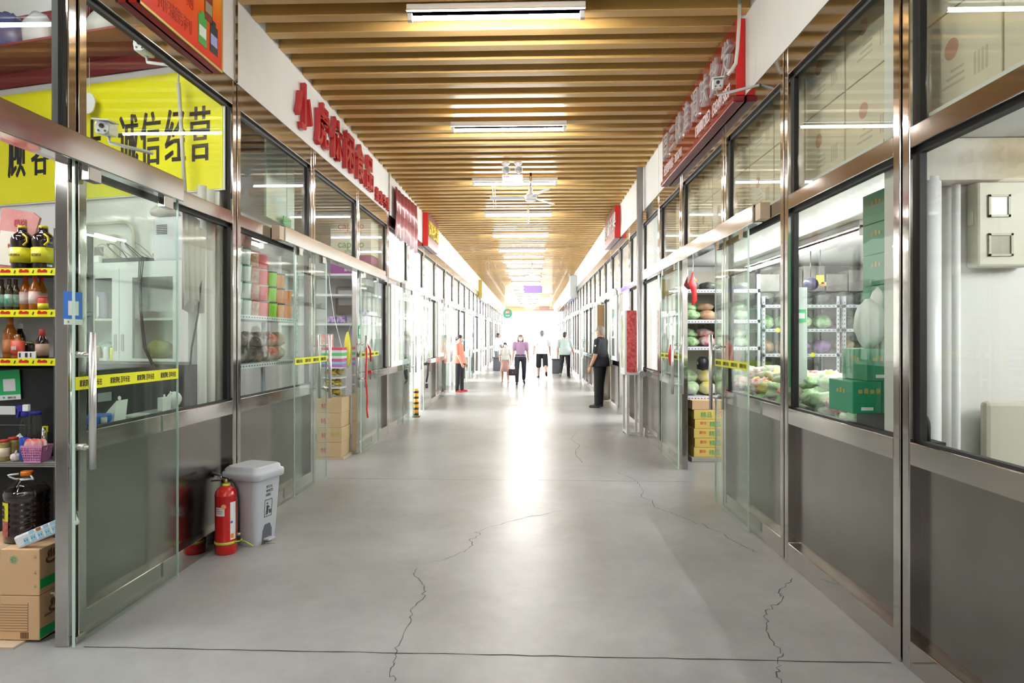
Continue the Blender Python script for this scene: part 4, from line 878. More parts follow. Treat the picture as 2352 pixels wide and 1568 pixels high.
b=B(); p=onx(412,865,-2.45); b.cone((-2.41,p.y,p.z),(-2.47,p.y+.05,p.z+.005),.045,.038,16); b.cone((-2.44,p.y+.02,p.z),(-2.44,p.y+.02,.987),.008); b.cone((-2.44,p.y+.02,.987),(-2.44,p.y+.02,.995),.035); one(b,'desk_lamp',mat('lamp_grey',(.6,.63,.65),.4),'white cylinder lamp on a thin stand by the window','lamp')
b=B(); b.tube([onx(462,645,-2.26),onx(455,720,-2.255),onx(440,800,-2.255),onx(436,860,-2.255),onx(434,945,-2.255)],.006,6); one(b,'black_cable',GASK,'black cable hanging down behind the near left window','cable')
for k,u in enumerate((464,484,502)):
    p=onx(u,700,-2.285+.0*k); b=B(); b.cone((p.x,p.y,0),(p.x,p.y,2.5),.03,n=16); one(b,'plastic_pipe',mat('pale_pipe',(.66,.68,.62),.4),['pale upright pipe behind the glass beside the steel cabinet','second pale upright pipe behind the near left glass','pale upright pipe behind the glass next to the steel post'][k],'pipe','pale pipes behind the glass')

# ---------- extinguisher and pedal bin ----------
c=Vector((-2.065,4.20,0)); t=thing('fire_extinguisher','red fire extinguisher standing on the floor before the grey pedal bin','fire extinguisher',c)
b=B(); b.lathe(c,[(.066,0),(.07,.008),(.07,.045),(.0725,.05),(.0725,.075),(.07,.08),(.07,.385),(.0725,.39),(.07,.396),(.066,.415),(.052,.437),(.03,.45),(.022,.455)],28); build(b,'cylinder',mat('extinguisher_red',(.62,.008,.01),.25,coat=.5),t)
LIME=mat('lime_strap',(.55,.75,.08),.4)
b=B(); b.lathe(c,[(.026,.44),(.026,.465),(.022,.468)],16); label_part(build(b,'collar',LIME,t),'lime green collar')
b=B(); b.cone(c+Z*.462,c+Z*.5,.018,.016); build(b,'valve',mat('brass',(.5,.32,.12),.3,.9),t)
b=B(); b.obox(c+Vector((-.035,.0,.515)),(.13,.022,.012),M=Matrix.Rotation(.35,3,'Y')); b.obox(c+Vector((-.05,.0,.488)),(.10,.02,.01),M=Matrix.Rotation(-.1,3,'Y')); build(b,'lever',BLACK,t,bev=.003)
b=B(); b.v=[]; ring=[c+Vector((-.035+.014*math.cos(k*.524),-.018,.505+.014*math.sin(k*.524))) for k in range(13)]; b.tube(ring,.0025,6); build(b,'safety_pin',STEEL,t)
b=B(); b.tube([c+Vector(p) for p in ((.015,0,.485),(.035,0,.49),(.06,.0,.47),(.078,-.0,.43),(.088,0,.36),(.09,0,.25),(.088,0,.14))],.0085,8); b.cone(c+Vector((.088,0,.145)),c+Vector((.087,0,.07)),.0105,.013); hs=build(b,'hose',GASK,t)
b=B(); b.cone(c+Vector((.088,0,.135)),c+Vector((.088,0,.118)),.012); build(b,'hose_ferrule',STEEL,hs)
def arcq(c,r,z0,z1,a0,a1,n=10):
    b=B(); A=[c+Vector((r*math.cos(a0+(a1-a0)*k/n),r*math.sin(a0+(a1-a0)*k/n),z0)) for k in range(n+1)]; b.strip(A,[p+Z*(z1-z0) for p in A]); return b
lb=build(arcq(c,.0708,.262,.32,-2.15,-1.25),'inspection_label',WPL,t); b=B(); d=Vector((math.cos(-1.7),math.sin(-1.7),0)); rt=Vector((-d.y,d.x,0))
for k,(tx,z) in enumerate((('检查卡',.305),('有效期2022',.29),('合格 签字',.276))): b.text(tx,c+d*.0712+Z*z-rt*.026,rt,Z,.011,.0006,.008,.9)
build(b,'print',mat('faint_red_ink',(.6,.25,.22),.6),lb)
b=B(); d=Vector((math.cos(-1.33),math.sin(-1.33),0)); b.cone(c+d*.070+Z*.325,c+d*.0722+Z*.325,.016,n=18); build(b,'round_seal',mat('seal_orange',(.85,.45,.2),.4),t)
lb=build(arcq(c,.0708,.1,.35,-.75,-.15),'instruction_label',WPL,t); build(arcq(c,.0711,.11,.14,-.72,-.4),'orange_block',ORANGE,lb); build(arcq(c,.0711,.21,.225,-.72,-.5),'blue_block',BLUE,lb)
build(arcq(c,.0708,.215,.275,-3.3,-2.75),'side_label',mat('pale_peach_label',(.8,.55,.45),.5),t)
b=B(); b.lathe(c,[(.0732,.070),(.0738,.075),(.0738,.082),(.0732,.086)],28); b.tube([c+Vector((.07,-.02,.078)),c+Vector((.1,-.012,.082)),c+Vector((.1,.012,.086)),c+Vector((.07,.02,.08))],.006,6); b.tube([c+Vector((.1,-.012,.086)),c+Vector((.15,-.04,.088)),c+Vector((.215,-.07,.07))],.0045,6); label_part(build(b,'strap',LIME,t),'lime green strap around the cylinder')
# bin
bc=Vector((-1.985,4.44,0)); br=-.28
t=thing('pedal_bin','light grey plastic pedal bin with lid beside the red extinguisher','bin',bc); M=Matrix.Rotation(br,3,'Z')
BING=mat('bin_grey_plastic',(.56,.59,.65),.32)
def rrect(w,d,r,z,n=6):
    P=[]
    for cx,cy_,a in ((w/2-r,d/2-r,0),(-w/2+r,d/2-r,1),(-w/2+r,-d/2+r,2),(w/2-r,-d/2+r,3)):
        for k in range(n+1): th=(a+k/n)*math.pi/2; P.append(bc+M@Vector((cx+r*math.cos(th),cy_+r*math.sin(th),z)))
    return P
def loft(b,rings,cap=True):
    n=len(rings[0]); vs=[p for r_ in rings for p in r_]
    fs=[(i*n+k,i*n+(k+1)%n,(i+1)*n+(k+1)%n,(i+1)*n+k) for i in range(len(rings)-1) for k in range(n)]
    b._add(vs,fs,True)
    if cap: b._add(rings[-1],[list(range(n))]); b._add(rings[0],[list(range(n))[::-1]])
b=B(); loft(b,[rrect(.25,.25,.04,0),rrect(.26,.26,.045,.01),rrect(.265,.265,.045,.05),rrect(.30,.30,.05,.30),rrect(.325,.32,.05,.50)]); o=build(b,'bin_body',BING,t)
b=B(); loft(b,[rrect(.37,.36,.06,.49),rrect(.38,.37,.06,.495),rrect(.385,.375,.06,.53),rrect(.375,.365,.06,.545),rrect(.34,.33,.05,.55),rrect(.33,.32,.05,.575),rrect(.30,.29,.05,.585)]); build(b,'lid',BING,t)
b=B(); b.obox(bc+M@Vector((-.19,0,.52)),(.05,.2,.07),br); build(b,'hinge',BING,t,bev=.01)
fx=lambda y,z,o=0:bc+M@Vector((.135+.052*z/.5*.0+ (.265+(.325-.265)*(z-.05)/.45)/2-.135+.0015+o,y,z))
def onface(b,q,tx=.0015): # polygon of (y,z) on the +x face of the bin
    b.prism([fx(y,z) for y,z in q],M@Vector((tx,0,0)))
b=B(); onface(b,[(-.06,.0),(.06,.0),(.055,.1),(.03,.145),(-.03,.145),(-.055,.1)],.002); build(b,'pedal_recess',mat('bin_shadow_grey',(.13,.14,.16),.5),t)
b=B(); b.obox(bc+M@Vector((.155,0,.035)),(.07,.085,.014),br); build(b,'pedal',BING,t,bev=.004)
PR=mat('faded_black_print',(.06,.07,.08),.6)
b=B()
for q in ([(-.045,.2),(.045,.2),(.045,.205),(-.045,.205)],[(-.045,.325),(.045,.325),(.045,.33),(-.045,.33)],[(-.045,.2),(-.041,.2),(-.041,.33),(-.045,.33)],[(.041,.2),(.045,.2),(.045,.33),(.041,.33)],
  [(-.022,.285),(.0,.285),(.004,.245),(-.004,.215),(-.012,.215),(-.012,.24),(-.02,.215),(-.028,.215),(-.022,.25)],[(-.02,.292),(-.006,.292),(-.006,.307),(-.02,.307)],[(.014,.22),(.034,.22),(.037,.25),(.011,.25)],[(-.002,.283),(.02,.268),(.018,.262),(-.002,.272)]): onface(b,q)
build(b,'pictogram',PR,t)
b=B()
for k,w in enumerate(('PITCH','WASTE','HERE')): b.text(w,fx(-.036,.415-.03*k),M@Vector((0,1,0)),Vector((.066,0,1)),.03,.0012,.004,.85)
build(b,'print',PR,t); t.scale=(.85,.85,.94)
b=B(); p=onz(610,1242); b.cone((p.x-.05,p.y-.05,.004),(p.x+.09,p.y-.04,.004),.0035,n=6); one(b,'bamboo_stick',mat('pale_bamboo',(.72,.6,.4),.6),'thin pale stick on the floor beside the grey bin','stick')
b=B(); p=onz(178,1472); b.box(p.x-.02,p.y-.03,0,p.x+.02,p.y+.03,.035); one(b,'door_stop',STEEL,'small steel floor guide under the corner of the near glass door','floor guide',bev=.004)

# ---------- left shop with red letters: rack of tubs, cartons in the doorway ----------
def angle_rack(name,label,x0,x1,y0,y1,zs,zt,bins=()):
    t=thing(name,label,'shelving rack',((x0+x1)/2,(y0+y1)/2,0))
    for x,sx in ((x0,1),(x1,-1)):
        for y,sy in ((y0,1),(y1,-1)):
            b=B(); b.box(x,y,0,x+sx*.035,y+sy*.003,zt); b.box(x,y,0,x+sx*.003,y+sy*.035,zt); u=build(b,'upright',ANGLE,t)
            h=B(); k=.1
            while k<zt-.05:
                h.box(x+sx*.013,y-sy*.0008,k,x+sx*.022,y+sy*.0005,k+.022); h.box(x-sx*.0008,y+sy*.013,k,x+sx*.0005,y+sy*.022,k+.022); k+=.05
            build(h,'slot_row',DARK,u)
    for z in zs:
        b=B(); b.box(x0,y0,z-.035,x1,y1,z); sh=build(b,'shelf',ANGLE,t)
        h=B(); n=int((x1-x0)/.05)
        for k in range(n): h.box(x0+.02+k*.05,y0-.0008,z-.022,x0+.042+k*.05,y0,z-.013)
        n=int((y1-y0)/.05)
        for xx,s_ in ((x0,-1),(x1,1)):
            for k in range(n): h.box(xx,y0+.02+k*.05,z-.022,xx+s_*.0008,y0+.042+k*.05,z-.013)
        build(h,'slot_row',DARK,sh)
    return t
rx1=-2.27; rx0=-2.62; ya=4.82; yb_=6.05
ztub=onx(620,727,rx1).z; zlow=onx(620,831,rx1).z
angle_rack('shelving_rack','pale slotted steel rack of plastic tubs behind the left window past the bin',rx0,rx1,ya,yb_,[.55,zlow,ztub],ztub+.62)
def tub(loc,r,h,col,lid,label,group,first={}):
    key=(col,lid)
    if key in first: return copy_tree(first[key],loc,R.uniform(0,6),label,group)
    t=thing('plastic_tub',label,'plastic tub',loc,group); x,y,z=loc
    b=B(); b.lathe(loc,[(r*.8,0),(r*.84,.004),(r*.98,h*.9),(r*.98,h*.92)],16); build(b,'body',MATS[col],t)
    b=B(); b.lathe(loc,[(r*1.0,h*.9),(r*1.05,h*.905),(r*1.05,h*.985),(r*.95,h*.99)],16); build(b,'lid',MATS[lid],t)
    b=B(); b.lathe(loc,[(r*.845,h*.2),(r*.93,h*.6)],16); build(b,'label_sleeve',MATS['white_label'] if col in('pink_tub','brown_tub') else MATS[col+'_l'] if col+'_l' in MATS else MATS[col],t)
    first[key]=t; return t
mat('clear_tub',(.62,.7,.68),.2,coat=.3); mat('clear_tub_l',(.75,.78,.76),.4,noise=(.2,.4,.3),scale=30); mat('lime_tub',(.3,.78,.03),.3); mat('orange_tub',(.9,.28,.06),.3); mat('pink_tub',(.85,.12,.16),.3); mat('brown_tub',(.35,.12,.08),.3,noise=(.5,.3,.2),scale=30)
mat('green_lid',(.02,.22,.12),.4); mat('dark_lid',(.12,.1,.09),.4); mat('clear_lid',(.7,.72,.7),.25)
h=.137; r_=.062
stacks=[('clear_tub','green_lid',4.92,4),('clear_tub','green_lid',5.08,4),('brown_tub','red_cap',5.24,4),('pink_tub','clear_lid',5.42,4),('lime_tub','dark_lid',5.60,3),('orange_tub','dark_lid',5.78,3),('orange_tub','clear_lid',5.95,2)]
nm={'clear_tub':'clear green lidded','brown_tub':'brown red lidded','pink_tub':'bright pink','lime_tub':'lime green','orange_tub':'orange'}
for si,(c1,l1,yy,n) in enumerate(stacks):
    for row in range(2):
        for k in range(n):
            where='front' if row==0 else 'rear'
            tub((rx1-.085-.15*row,yy+R.uniform(-.01,.01)+.05*row,ztub+.001+k*h),r_,h-.002,c1,l1,f'{nm[c1]} tub, {nth(k)} from the shelf in the {where} row'+(' beside the steel post' if si==0 else ' by the sliding glass door' if si==6 else ' in the left window'),f'{nm[c1]} tubs '+str(si))
for k,(yy) in enumerate((4.93,5.1)):
    tub((rx1-.085,yy,ztub+.002+4*h),r_*.8,h*.9,'brown_tub','red_cap',['red lidded jar on top of the first clear tub stack','red lidded jar on top of the second clear tub stack'][k],'red lidded jars on top')
PKG=mat('black_snack_bag',(.03,.028,.03),.3,noise=(.35,.3,.25),scale=14); PKR=mat('red_snack_bag',(.6,.08,.05),.3,noise=(.8,.75,.7),scale=16); PKB=mat('brown_snack_bag',(.35,.2,.12),.35,noise=(.6,.5,.4),scale=16)
gk=0
for z,ms in ((zlow,[PKG,PKG,PKG,PKR,PKB]),(.55,[PKB,PKG,PKB,PKR,PKG])):
    for lvl in range(2):
        for i,m_ in enumerate(ms):
            b=B(); b.sph((rx1-.13,5.02+.2*i+R.uniform(-.02,.02),z+.07+.125*lvl),.1,.085,.068,10,7,None,.15)
            one(b,'snack_bag',m_,f'{"black" if m_ is PKG else "red" if m_ is PKR else "brown"} snack bag, {nth(i)} along the {"middle" if z==zlow else "bottom"} shelf of the tub rack, {"lower" if lvl==0 else "upper"} layer','snack bag','snack bags on the tub rack')
# poster inside upper pane, carton faces on high shelf, shelf by the back partition
b=B(); x=-2.5; q=[onx(u,v,x) for u,v in ((612,497),(676,528),(676,345),(612,300))]; b.prism(q,(-.02,0,0)); b.box(x-.012,q[0].y+.2,q[3].z-.1,x-.008,q[0].y+.203,4.25); o=one(b,'poster_board',mat('pale_blue_green_poster',(.45,.62,.68),.35,noise=(.5,.68,.45),scale=1.5),'pale blue and green poster hanging behind the upper left pane','poster')
b=B(); q=[onx(u,v,x+.001)-o.location for u,v in ((612,322),(676,366),(676,345),(612,300))]; b.prism(q,(.002,0,0)); build(b,'violet_header',mat('violet_header',(.2,.15,.45),.4),o)
b=B(); b.box(-2.466,onx(660,510,-2.46).y-.003,onx(660,500,-2.46).z,-2.463,onx(660,510,-2.46).y+.003,4.25); q=[onx(u,v,-2.46) for u,v in ((652,512),(669,522),(669,505),(652,495))]; b.prism(q,(-.01,0,0)); o=one(b,'exit_plate',GREEN,'small green exit plate low behind the upper left pane','exit sign')
SX0,SX1=-3.3,-2.24
def bp(u,v,Y): return at(u,v,Y)
t=thing('wall_shelf','white shelves of snacks on the rear partition seen through the carton doorway','shelf unit',(-2.77,9.1,0))
for k,(v) in enumerate((628,675,742)):
    z=bp(780,v,8.85).z; b=B(); b.box(SX0-.3,8.85,z-.03,SX1-.01,9.4,z); sh=build(b,'shelf',WHITE,t)
b=B(); b.box(SX0-.3,8.87,0,SX0-.26,9.4,2.6); build(b,'side_panel',WHITE,t)
z=bp(780,628,8.85).z
for lv,(m_,tx,mt) in enumerate(((mat('magenta_carton',(.28,.02,.22),.4),'copico',WHITE),(mat('white_green_carton',(.68,.7,.62),.5),'capico',mat('green_ink',(.1,.32,.12),.6)),(mat('white_red_carton',(.7,.67,.6),.5),'capico',mat('rust_ink',(.5,.2,.15),.6)))):
    carton(['magenta carton with white lettering above the carton doorway','white carton with green lettering behind the upper left pane','white carton with rust lettering behind the upper left pane, topmost'][lv],-2.86,8.88,z+.001+lv*.262,-2.28,9.3,z+.001+lv*.262+.255,m_,None,None,((tx,.5,.42,.15,mt),('好吃的一口',.55,.14,.05,mt)),False)
VIO=mat('violet_packet',(.22,.05,.5),.35,noise=(.75,.65,.8),scale=25)
z=bp(780,742,8.85).z
for k in range(6):
    b=B(); b.obox((-2.36-.13*(k%2) if k<4 else -2.72-.13*(k-4),8.95,z+.05+.095*(k//2 if k<4 else 0)),(.12,.12,.09)); one(b,'snack_packet',VIO,f'violet snack packet on the white shelf, {nth(k)} of the pile by the doorway jamb','snack packet','violet snack packets',bev=.01)
z2=bp(765,735,9.35).z; b=B(); b.box(-2.93,9.3,z2+.08,-2.62,9.425,z2+.5); o=one(b,'meter_box',mat('brown_grey_plastic',(.33,.28,.24),.4),'brown grey electric meter box above the violet packets','meter box',bev=.03)
b=B(); b.box(-.1,-.068,.14,.1,-.06,.36); build(b,'window',mat('pale_meter_face',(.6,.58,.55),.3),o)
b=B(); pts=[bp(756,628,8.86),bp(757,650,8.6),bp(762,690,8.6),bp(768,730,8.5),bp(778,770,8.4),bp(785,800,8.3)]; b.tube(pts,.006,6); one(b,'white_cable',WPL,'white cable hanging down through the carton doorway','cable')
# cartons in the doorway
cz=0.03
BR=[('lowest of the carton stack by the left doorway jamb',.175),('second from the floor in the stack by the left doorway jamb',.175),('third from the floor in the stack by the left doorway jamb',.175),('top brown carton under the tubs of yellow chips',.18)]
b=B(); b.box(-2.58,7.42,0,-2.235,7.80,.028); one(b,'wooden_pallet',mat('pale_plank',(.62,.5,.36),.7),'low pale board under the doorway carton stack','board')
for k,(l,h_) in enumerate(BR):
    carton('tan carton, '+l if k<3 else l,-2.57+.008*(k%2),7.43,cz,-2.265+.006*(k%2),7.8,cz+h_-.002,CARD2,'tan cartons in the left doorway',None,(('特',.3,.3,.07,RED),)+((('鲜果',.75,.4,.06,mat('leaf_print',(.55,.45,.08),.6)),) if k==1 else ())); cz+=h_
CHIP=mat('yellow_chips',(.75,.55,.12),.5,noise=(.6,.38,.05),scale=30)
for k in range(3):
    t=thing('chip_tub',f'clear tub of yellow chips, {nth(k)} up from the tan cartons','tub',(-2.4,7.57,cz),'tubs of yellow chips')
    b=B(); b.box(-2.50,7.46,cz,-2.285,7.68,cz+.105); build(b,'tub',GP,t,bev=.02)
    b=B()
    for q in range(16): b.sph((-2.39+R.uniform(-.08,.08),7.57+R.uniform(-.085,.085),cz+R.uniform(.03,.085)),.03,.026,.014,8,5,Matrix.Rotation(R.uniform(0,3),3,'X'))
    build(b,'chips',CHIP,t)
    b=B(); b.box(-2.51,7.45,cz+.106,-2.275,7.69,cz+.118); build(b,'lid',WPL,t,bev=.005); cz+=.12
cols=[(.75,.1,.2),(.8,.8,.82),(.15,.6,.2),(.85,.85,.85),(.7,.12,.3),(.3,.6,.75),(.45,.2,.5)]
names=['crimson','white','green','pale','rose','sky blue','plum']
for k,cc in enumerate(reversed(cols)):
    b=B(); b.box(-2.52,7.48,cz,-2.27,7.68,cz+.033); one(b,'flat_box',mat(f'flat_box_{k}',cc,.4),f'{list(reversed(names))[k]} flat snack box stacked above the tubs of yellow chips','box','flat boxes on the chip tubs',bev=.003); cz+=.034
b=B(); b.box(-2.60,7.55,cz,-2.42,7.62,cz+.16); one(b,'gift_box',mat('red_white_box',(.75,.12,.1),.4,noise=(.85,.8,.75),scale=9),'red and white box standing on the flat boxes','box')
t=thing('goods_bag','yellow bag hanging beside the flat boxes','bag',(-2.27,7.8,1.0)); b=B(); b.sph((-2.285,7.76,1.3),.045,.05,.22,12,9,None,.12); build(b,'bag',mat('lemon_bag',(.85,.82,.1),.4),t); b=B(); b.tube([(-2.285,7.76,1.5),(-2.25,7.79,1.62),(-2.22,7.8,1.65)],.003,5); build(b,'string',WPL,t)
b=B(); p=onx(812,752,XL-.005); b.box(XL-.008,p.y-.06,p.z-.03,XL-.0,p.y+.06,p.z+.08); 
t=thing('payment_card','small green payment card on the jamb of the carton doorway','payment card',(XL-.004,LB[3+1]+.03,1.49)); y_=LB[4]+.035
b=B(); b.box(XL-.001,y_-.05,1.44,XL+.004,y_+.05,1.6); build(b,'card',GREEN,t); b=B(); b.box(XL+.004,y_-.03,1.49,XL+.005,y_+.03,1.56); build(b,'white_square',WPL,t)
RIB=mat('red_ribbon',(.75,.03,.03),.5)
b=B(); hx=XL+.1; b.tube([(hx,7.83,1.37),(hx+.01,7.81,1.2),(hx-.005,7.82,.95),(hx+.012,7.83,.7),(hx,7.85,.55),(hx+.02,7.82,.45)],.012,6); one(b,'red_ribbon',RIB,'long red ribbon tied to the glass door handle past the cartons','ribbon')
b=B(); b.tube([(XL+.1,7.86,1.37),(XL+.13,7.9,1.3),(XL+.13,7.93,1.15)],.012,6); b.obox((XL+.12,7.93,1.02),(.05,.06,.03)); b.tube([(XL+.12,7.93,1.02),(XL+.12,7.95,.92)],.006,5); one(b,'bike_lock',RIB,'red lock strap hooked over the handle with keys hanging','lock')
# sliding white window and far left details
def sliding(side,y0,y1,label,openf=.45):
    s=-1 if side=='left' else 1; X=(XL if s<0 else XR)-s*.012
    t=thing('sliding_window',label,'sliding window',(X,(y0+y1)/2,1.0))
    def fr(b,a,c,z0,z1,w,d0,d1):
        for q in ((a,a+w,z0,z1),(c-w,c,z0,z1),(a+w,c-w,z0,z0+w),(a+w,c-w,z1-w,z1)): b.box(X+s*d0,q[0],q[2],X+s*d1,q[1],q[3])
    b=B(); fr(b,y0,y1,1.0,2.27,.05,-.02,.008); build(b,'outer_frame',WPL,t)
    for k,(a,c) in enumerate(((y0+.05,(y0+y1)/2+.03),((y0+y1)/2-.03,y1-.05))):
        if k==0 and openf: a+=openf*.5; c+=openf*.5
        b=B(); fr(b,a,min(c,y1-.05),1.05,2.22,.035,-.018+.014*k,-.006+.014*k); sa=build(b,'sash',WPL,t)
        b=B(); b.box(X+s*(-.013+.014*k),a+.035,1.085,X+s*(-.010+.014*k),min(c,y1-.05)-.035,2.185); build(b,'pane',GL,sa)
    return t
sliding('left',LB[5]+.07,LB[6]-.07,'white framed sliding window half open on the left past the ribbon door')
sliding('left',LB[8]+.07,LB[9]-.07,'white framed sliding window farther along the left by the black lock cable')
sliding('right',RB[8]+.06,RB[9]-.06,'white framed sliding window between the red cabinet and the man in black')
b=B(); b.box(-3.3,10.9,0,-3.25,11.4,2.2); one(b,'standing_banner',YEL,'tall yellow banner standing inside the half open sliding window','banner')
t=thing('cable_lock','black lock cable hanging on the far left glass door handle','lock',(XL+.1,12.36,.6)); b=B(); b.tube([(XL+.1,12.35,.93),(XL+.13,12.33,.9),(XL+.12,12.34,.72),(XL+.09,12.37,.58)],.02,7); build(b,'cable',GASK,t); b=B(); b.obox((XL+.1,12.35,.93),(.12,.05,.05)); b.obox((XL+.1,12.36,.5),(.05,.05,.09)); build(b,'lock_body',BLACK,t)
t=thing('striped_post','low post wrapped in yellow and black hazard stripes by the left doorway','post',(-2.13,11.42,0))
b=B(); b.cone((-2.11,11.45,0),(-2.11,11.45,.52),.045,n=14); build(b,'post',mat('orange_stripe',(.85,.4,.02),.4),t); b=B()
for k in range(5): b.cone((-2.11,11.45,.04+.1*k),(-2.11,11.45,.08+.1*k),.0462,n=14)
build(b,'black_stripe',BLACK,t); b=B(); b.cone((-2.11,11.45,0),(-2.11,11.45,.025),.07,n=14); build(b,'base',DARK,t)

# ---------- right side: empty shop with the meter box ----------
WY=3.03
p0=at(2245,400,WY-.08); p1=at(2372,612,WY-.08)
t=thing('meter_box','cream electric meter box with two windows on the white wall behind the near right pane','meter box',((p0.x+p1.x)/2,WY-.04,p1.z))
b=B(); b.box(p0.x,WY-.08,p1.z,p1.x,WY-.002,p0.z); build(b,'case',CREAM,t,bev=.012)
for k,(v0,v1,u0,u1) in enumerate(((447,498,2270,2320),(536,588,2270,2326))):
    a=at(u0,v0,WY-.082); c=at(u1,v1,WY-.082); b=B()
    for q in ((a.x,a.x+.01,c.z,a.z),(c.x-.01,c.x,c.z,a.z),(a.x,c.x,c.z,c.z+.01),(a.x,c.x,a.z-.01,a.z)): b.box(q[0],WY-.088,q[2],q[1],WY-.08,q[3])
    f=build(b,'window_frame',mat('olive_cream_frame',(.45,.42,.3),.4),t)
    b=B(); b.box(a.x+.01,WY-.083,c.z+.01,c.x-.01,WY-.081,a.z-.01); build(b,'window',mat('pale_meter_face',(.6,.58,.55),.3) if k==0 else mat('dim_breaker',(.3,.27,.18),.4),f)
b=B(); a=at(2243,500,WY-.06); b.box(a.x-.02,WY-.06,a.z-.03,a.x,WY-.03,a.z+.03); build(b,'latch_ear',CREAM,t)
b=B(); a=at(2085,376,WY-.1); c=at(2352,414,WY-.1); b.box(XR+.08,WY-.12,c.z,6.3,WY-.002,a.z); b.box(XR+.07,WY-.1,a.z,6.3,WY-.01,2.355)
tag(build(b,'trim_beam',mat('stained_white',(.66,.64,.57),.7,noise=(.5,.42,.28),scale=2.2)),'stained pale beam across the top of the white wall behind the near right pane','beam',kind='structure')
b=B(); p=at(2134,700,WY-.08); b.cone((p.x,WY-.075,0),(p.x,WY-.075,2.18),.05,n=18); one(b,'white_pipe',WPL,'thick white upright pipe against the wall behind the near right pane','pipe')
b=B(); p=at(2196,700,WY-.04); b.cone((p.x,WY-.04,0),(p.x,WY-.04,2.18),.018,n=12); one(b,'thin_pipe',WHITE,'thin white upright pipe beside the cream meter box','pipe')
b=B(); p=onx(2122,985,XR+.12); b.tube([(XR+.11,p.y-.045,.99)]+[(XR+.11,p.y-.045*math.cos(k*math.pi/8),p.z+.02+.045*math.sin(k*math.pi/8)) for k in range(9)]+[(XR+.11,p.y+.045,.99)],.011,8); b.box(XR+.07,p.y-.09,.975,XR+.16,p.y+.09,.992); one(b,'rubber_loop',GASK,'black U shaped handle standing at the sill of the near right pane','loop')
b=B(); p=at(2335,960,2.75); b.obox((p.x+.2,2.8,.62),(.42,.4,.06)); b.obox((p.x+.2,2.97,.95),(.40,.04,.62)); 
for dx in (-.18,.18):
    for dy in (-.17,.17): b.obox((p.x+.2+dx,2.8+dy,.3),(.035,.035,.6))
t=thing('chair','beige upholstered chair in front of the white wall behind the near right pane','chair',(p.x+.2,2.8,0)); BE=mat('beige_fabric',(.55,.53,.44),.8)
b=B(); b.obox((p.x+.2,2.77,.47),(.42,.4,.07)); build(b,'seat',BE,t,bev=.02)
b=B(); b.obox((p.x+.2,2.955,.85),(.40,.05,.62)); build(b,'backrest',BE,t,bev=.02)
for dx in (-.18,.18):
    for dy in (-.17,.17): b=B(); b.obox((p.x+.2+dx,2.77+dy,.22),(.035,.035,.44)); build(b,'leg',BLACK,t)
# loft cartons over the right shops
b=B(); b.box(XR+.07,3.14,2.36,6.3,8.2,2.42); tag(build(b,'trim_loft',WHITE),'white loft floor over the vegetable shop','loft',kind='structure')
b=B(); b.box(XR+.07,-.5,2.36,6.3,2.97,2.42); tag(build(b,'trim_loft_front',WHITE),'white loft floor over the shop with the meter box','loft',kind='structure')
def loft_carton(x,y,z,w,h,label,first=[None],key=None):
    k=(round(w,2),round(h,2)); 
    if first[0] is None: first[0]={}
    if k in first[0]: return copy_tree(first[0][k],(x+.2,y+w/2,z),0,label,'cartons on the loft')
    t=thing('carton',label,'carton',(x+.2,y+w/2,z),'cartons on the loft')
    b=B(); b.box(x,y+.004,z,x+.4,y+w-.004,z+h); build(b,'box',LOFTC,t,bev=.005)
    b=B(); b.cone((x-.001,y+w*.62,z+h*.6),(x+.001,y+w*.62,z+h*.6),.045,n=16); build(b,'red_mark',mat('faded_red_print',(.62,.36,.27),.7),t)
    b=B(); [b.box(x-.0008,y+w*.16+k*.022,z+h*.2,x+.001,y+w*.16+k*.022+.012,z+h*.42) for k in range(4)]; [b.box(x-.0008,y+w*.45,z+h*(.22+.07*k),x+.001,y+w*(.75-.06*k),z+h*(.245+.07*k)) for k in range(3)]; build(b,'print',mat('faded_grey_print',(.58,.53,.42),.7),t)
    first[0][k]=t; return t
for j in range(3):
    for i in range(6): loft_carton(1.78,.1+.47*i,2.425+.42*j,.465,.415,f'beige carton on the near right loft, {nth(i)} along in the {["bottom","middle","top"][j]} row')
    for i in range(9): loft_carton(1.82,3.2+.54*i,2.425+.46*j,.53,.455,f'beige carton on the vegetable shop loft, {nth(i)} along in the {["bottom","middle","top"][j]} row')
# ---------- right vegetable shop ----------
# slotted rack along the rear partition
YR=8.0
zl3=[at(1800,v,YR-.4).z for v in (812,755,700)]
angle_rack('shelving_rack','pale slotted rack with empty purple shelves at the back of the vegetable shop',2.72,3.62,7.55,8.15,[.5]+zl3,zl3[2]+.1)
angle_rack('shelving_rack','second pale slotted rack of dark goods behind the green boxes',3.66,4.56,7.55,8.15,[.5]+zl3,zl3[2]+.1)
LEAF=mat('green_leaf_bag',(.08,.32,.05),.35,noise=(.62,.8,.5),scale=17); WBAG=mat('white_veg_bag',(.85,.87,.84),.35,noise=(.35,.6,.2),scale=12); RBAG=mat('red_print_bag',(.7,.04,.05),.35,noise=(.88,.86,.84),scale=16); PUR=mat('purple_bag',(.16,.04,.22),.35,noise=(.3,.15,.4),scale=14); TAN=mat('tan_bag',(.45,.22,.1),.4,noise=(.6,.45,.3),scale=12); DGO=mat('dark_goods_bag',(.03,.035,.03),.35,noise=(.14,.16,.13),scale=16); YBAG=mat('yellow_veg_bag',(.85,.7,.1),.35,noise=(.9,.88,.8),scale=9)
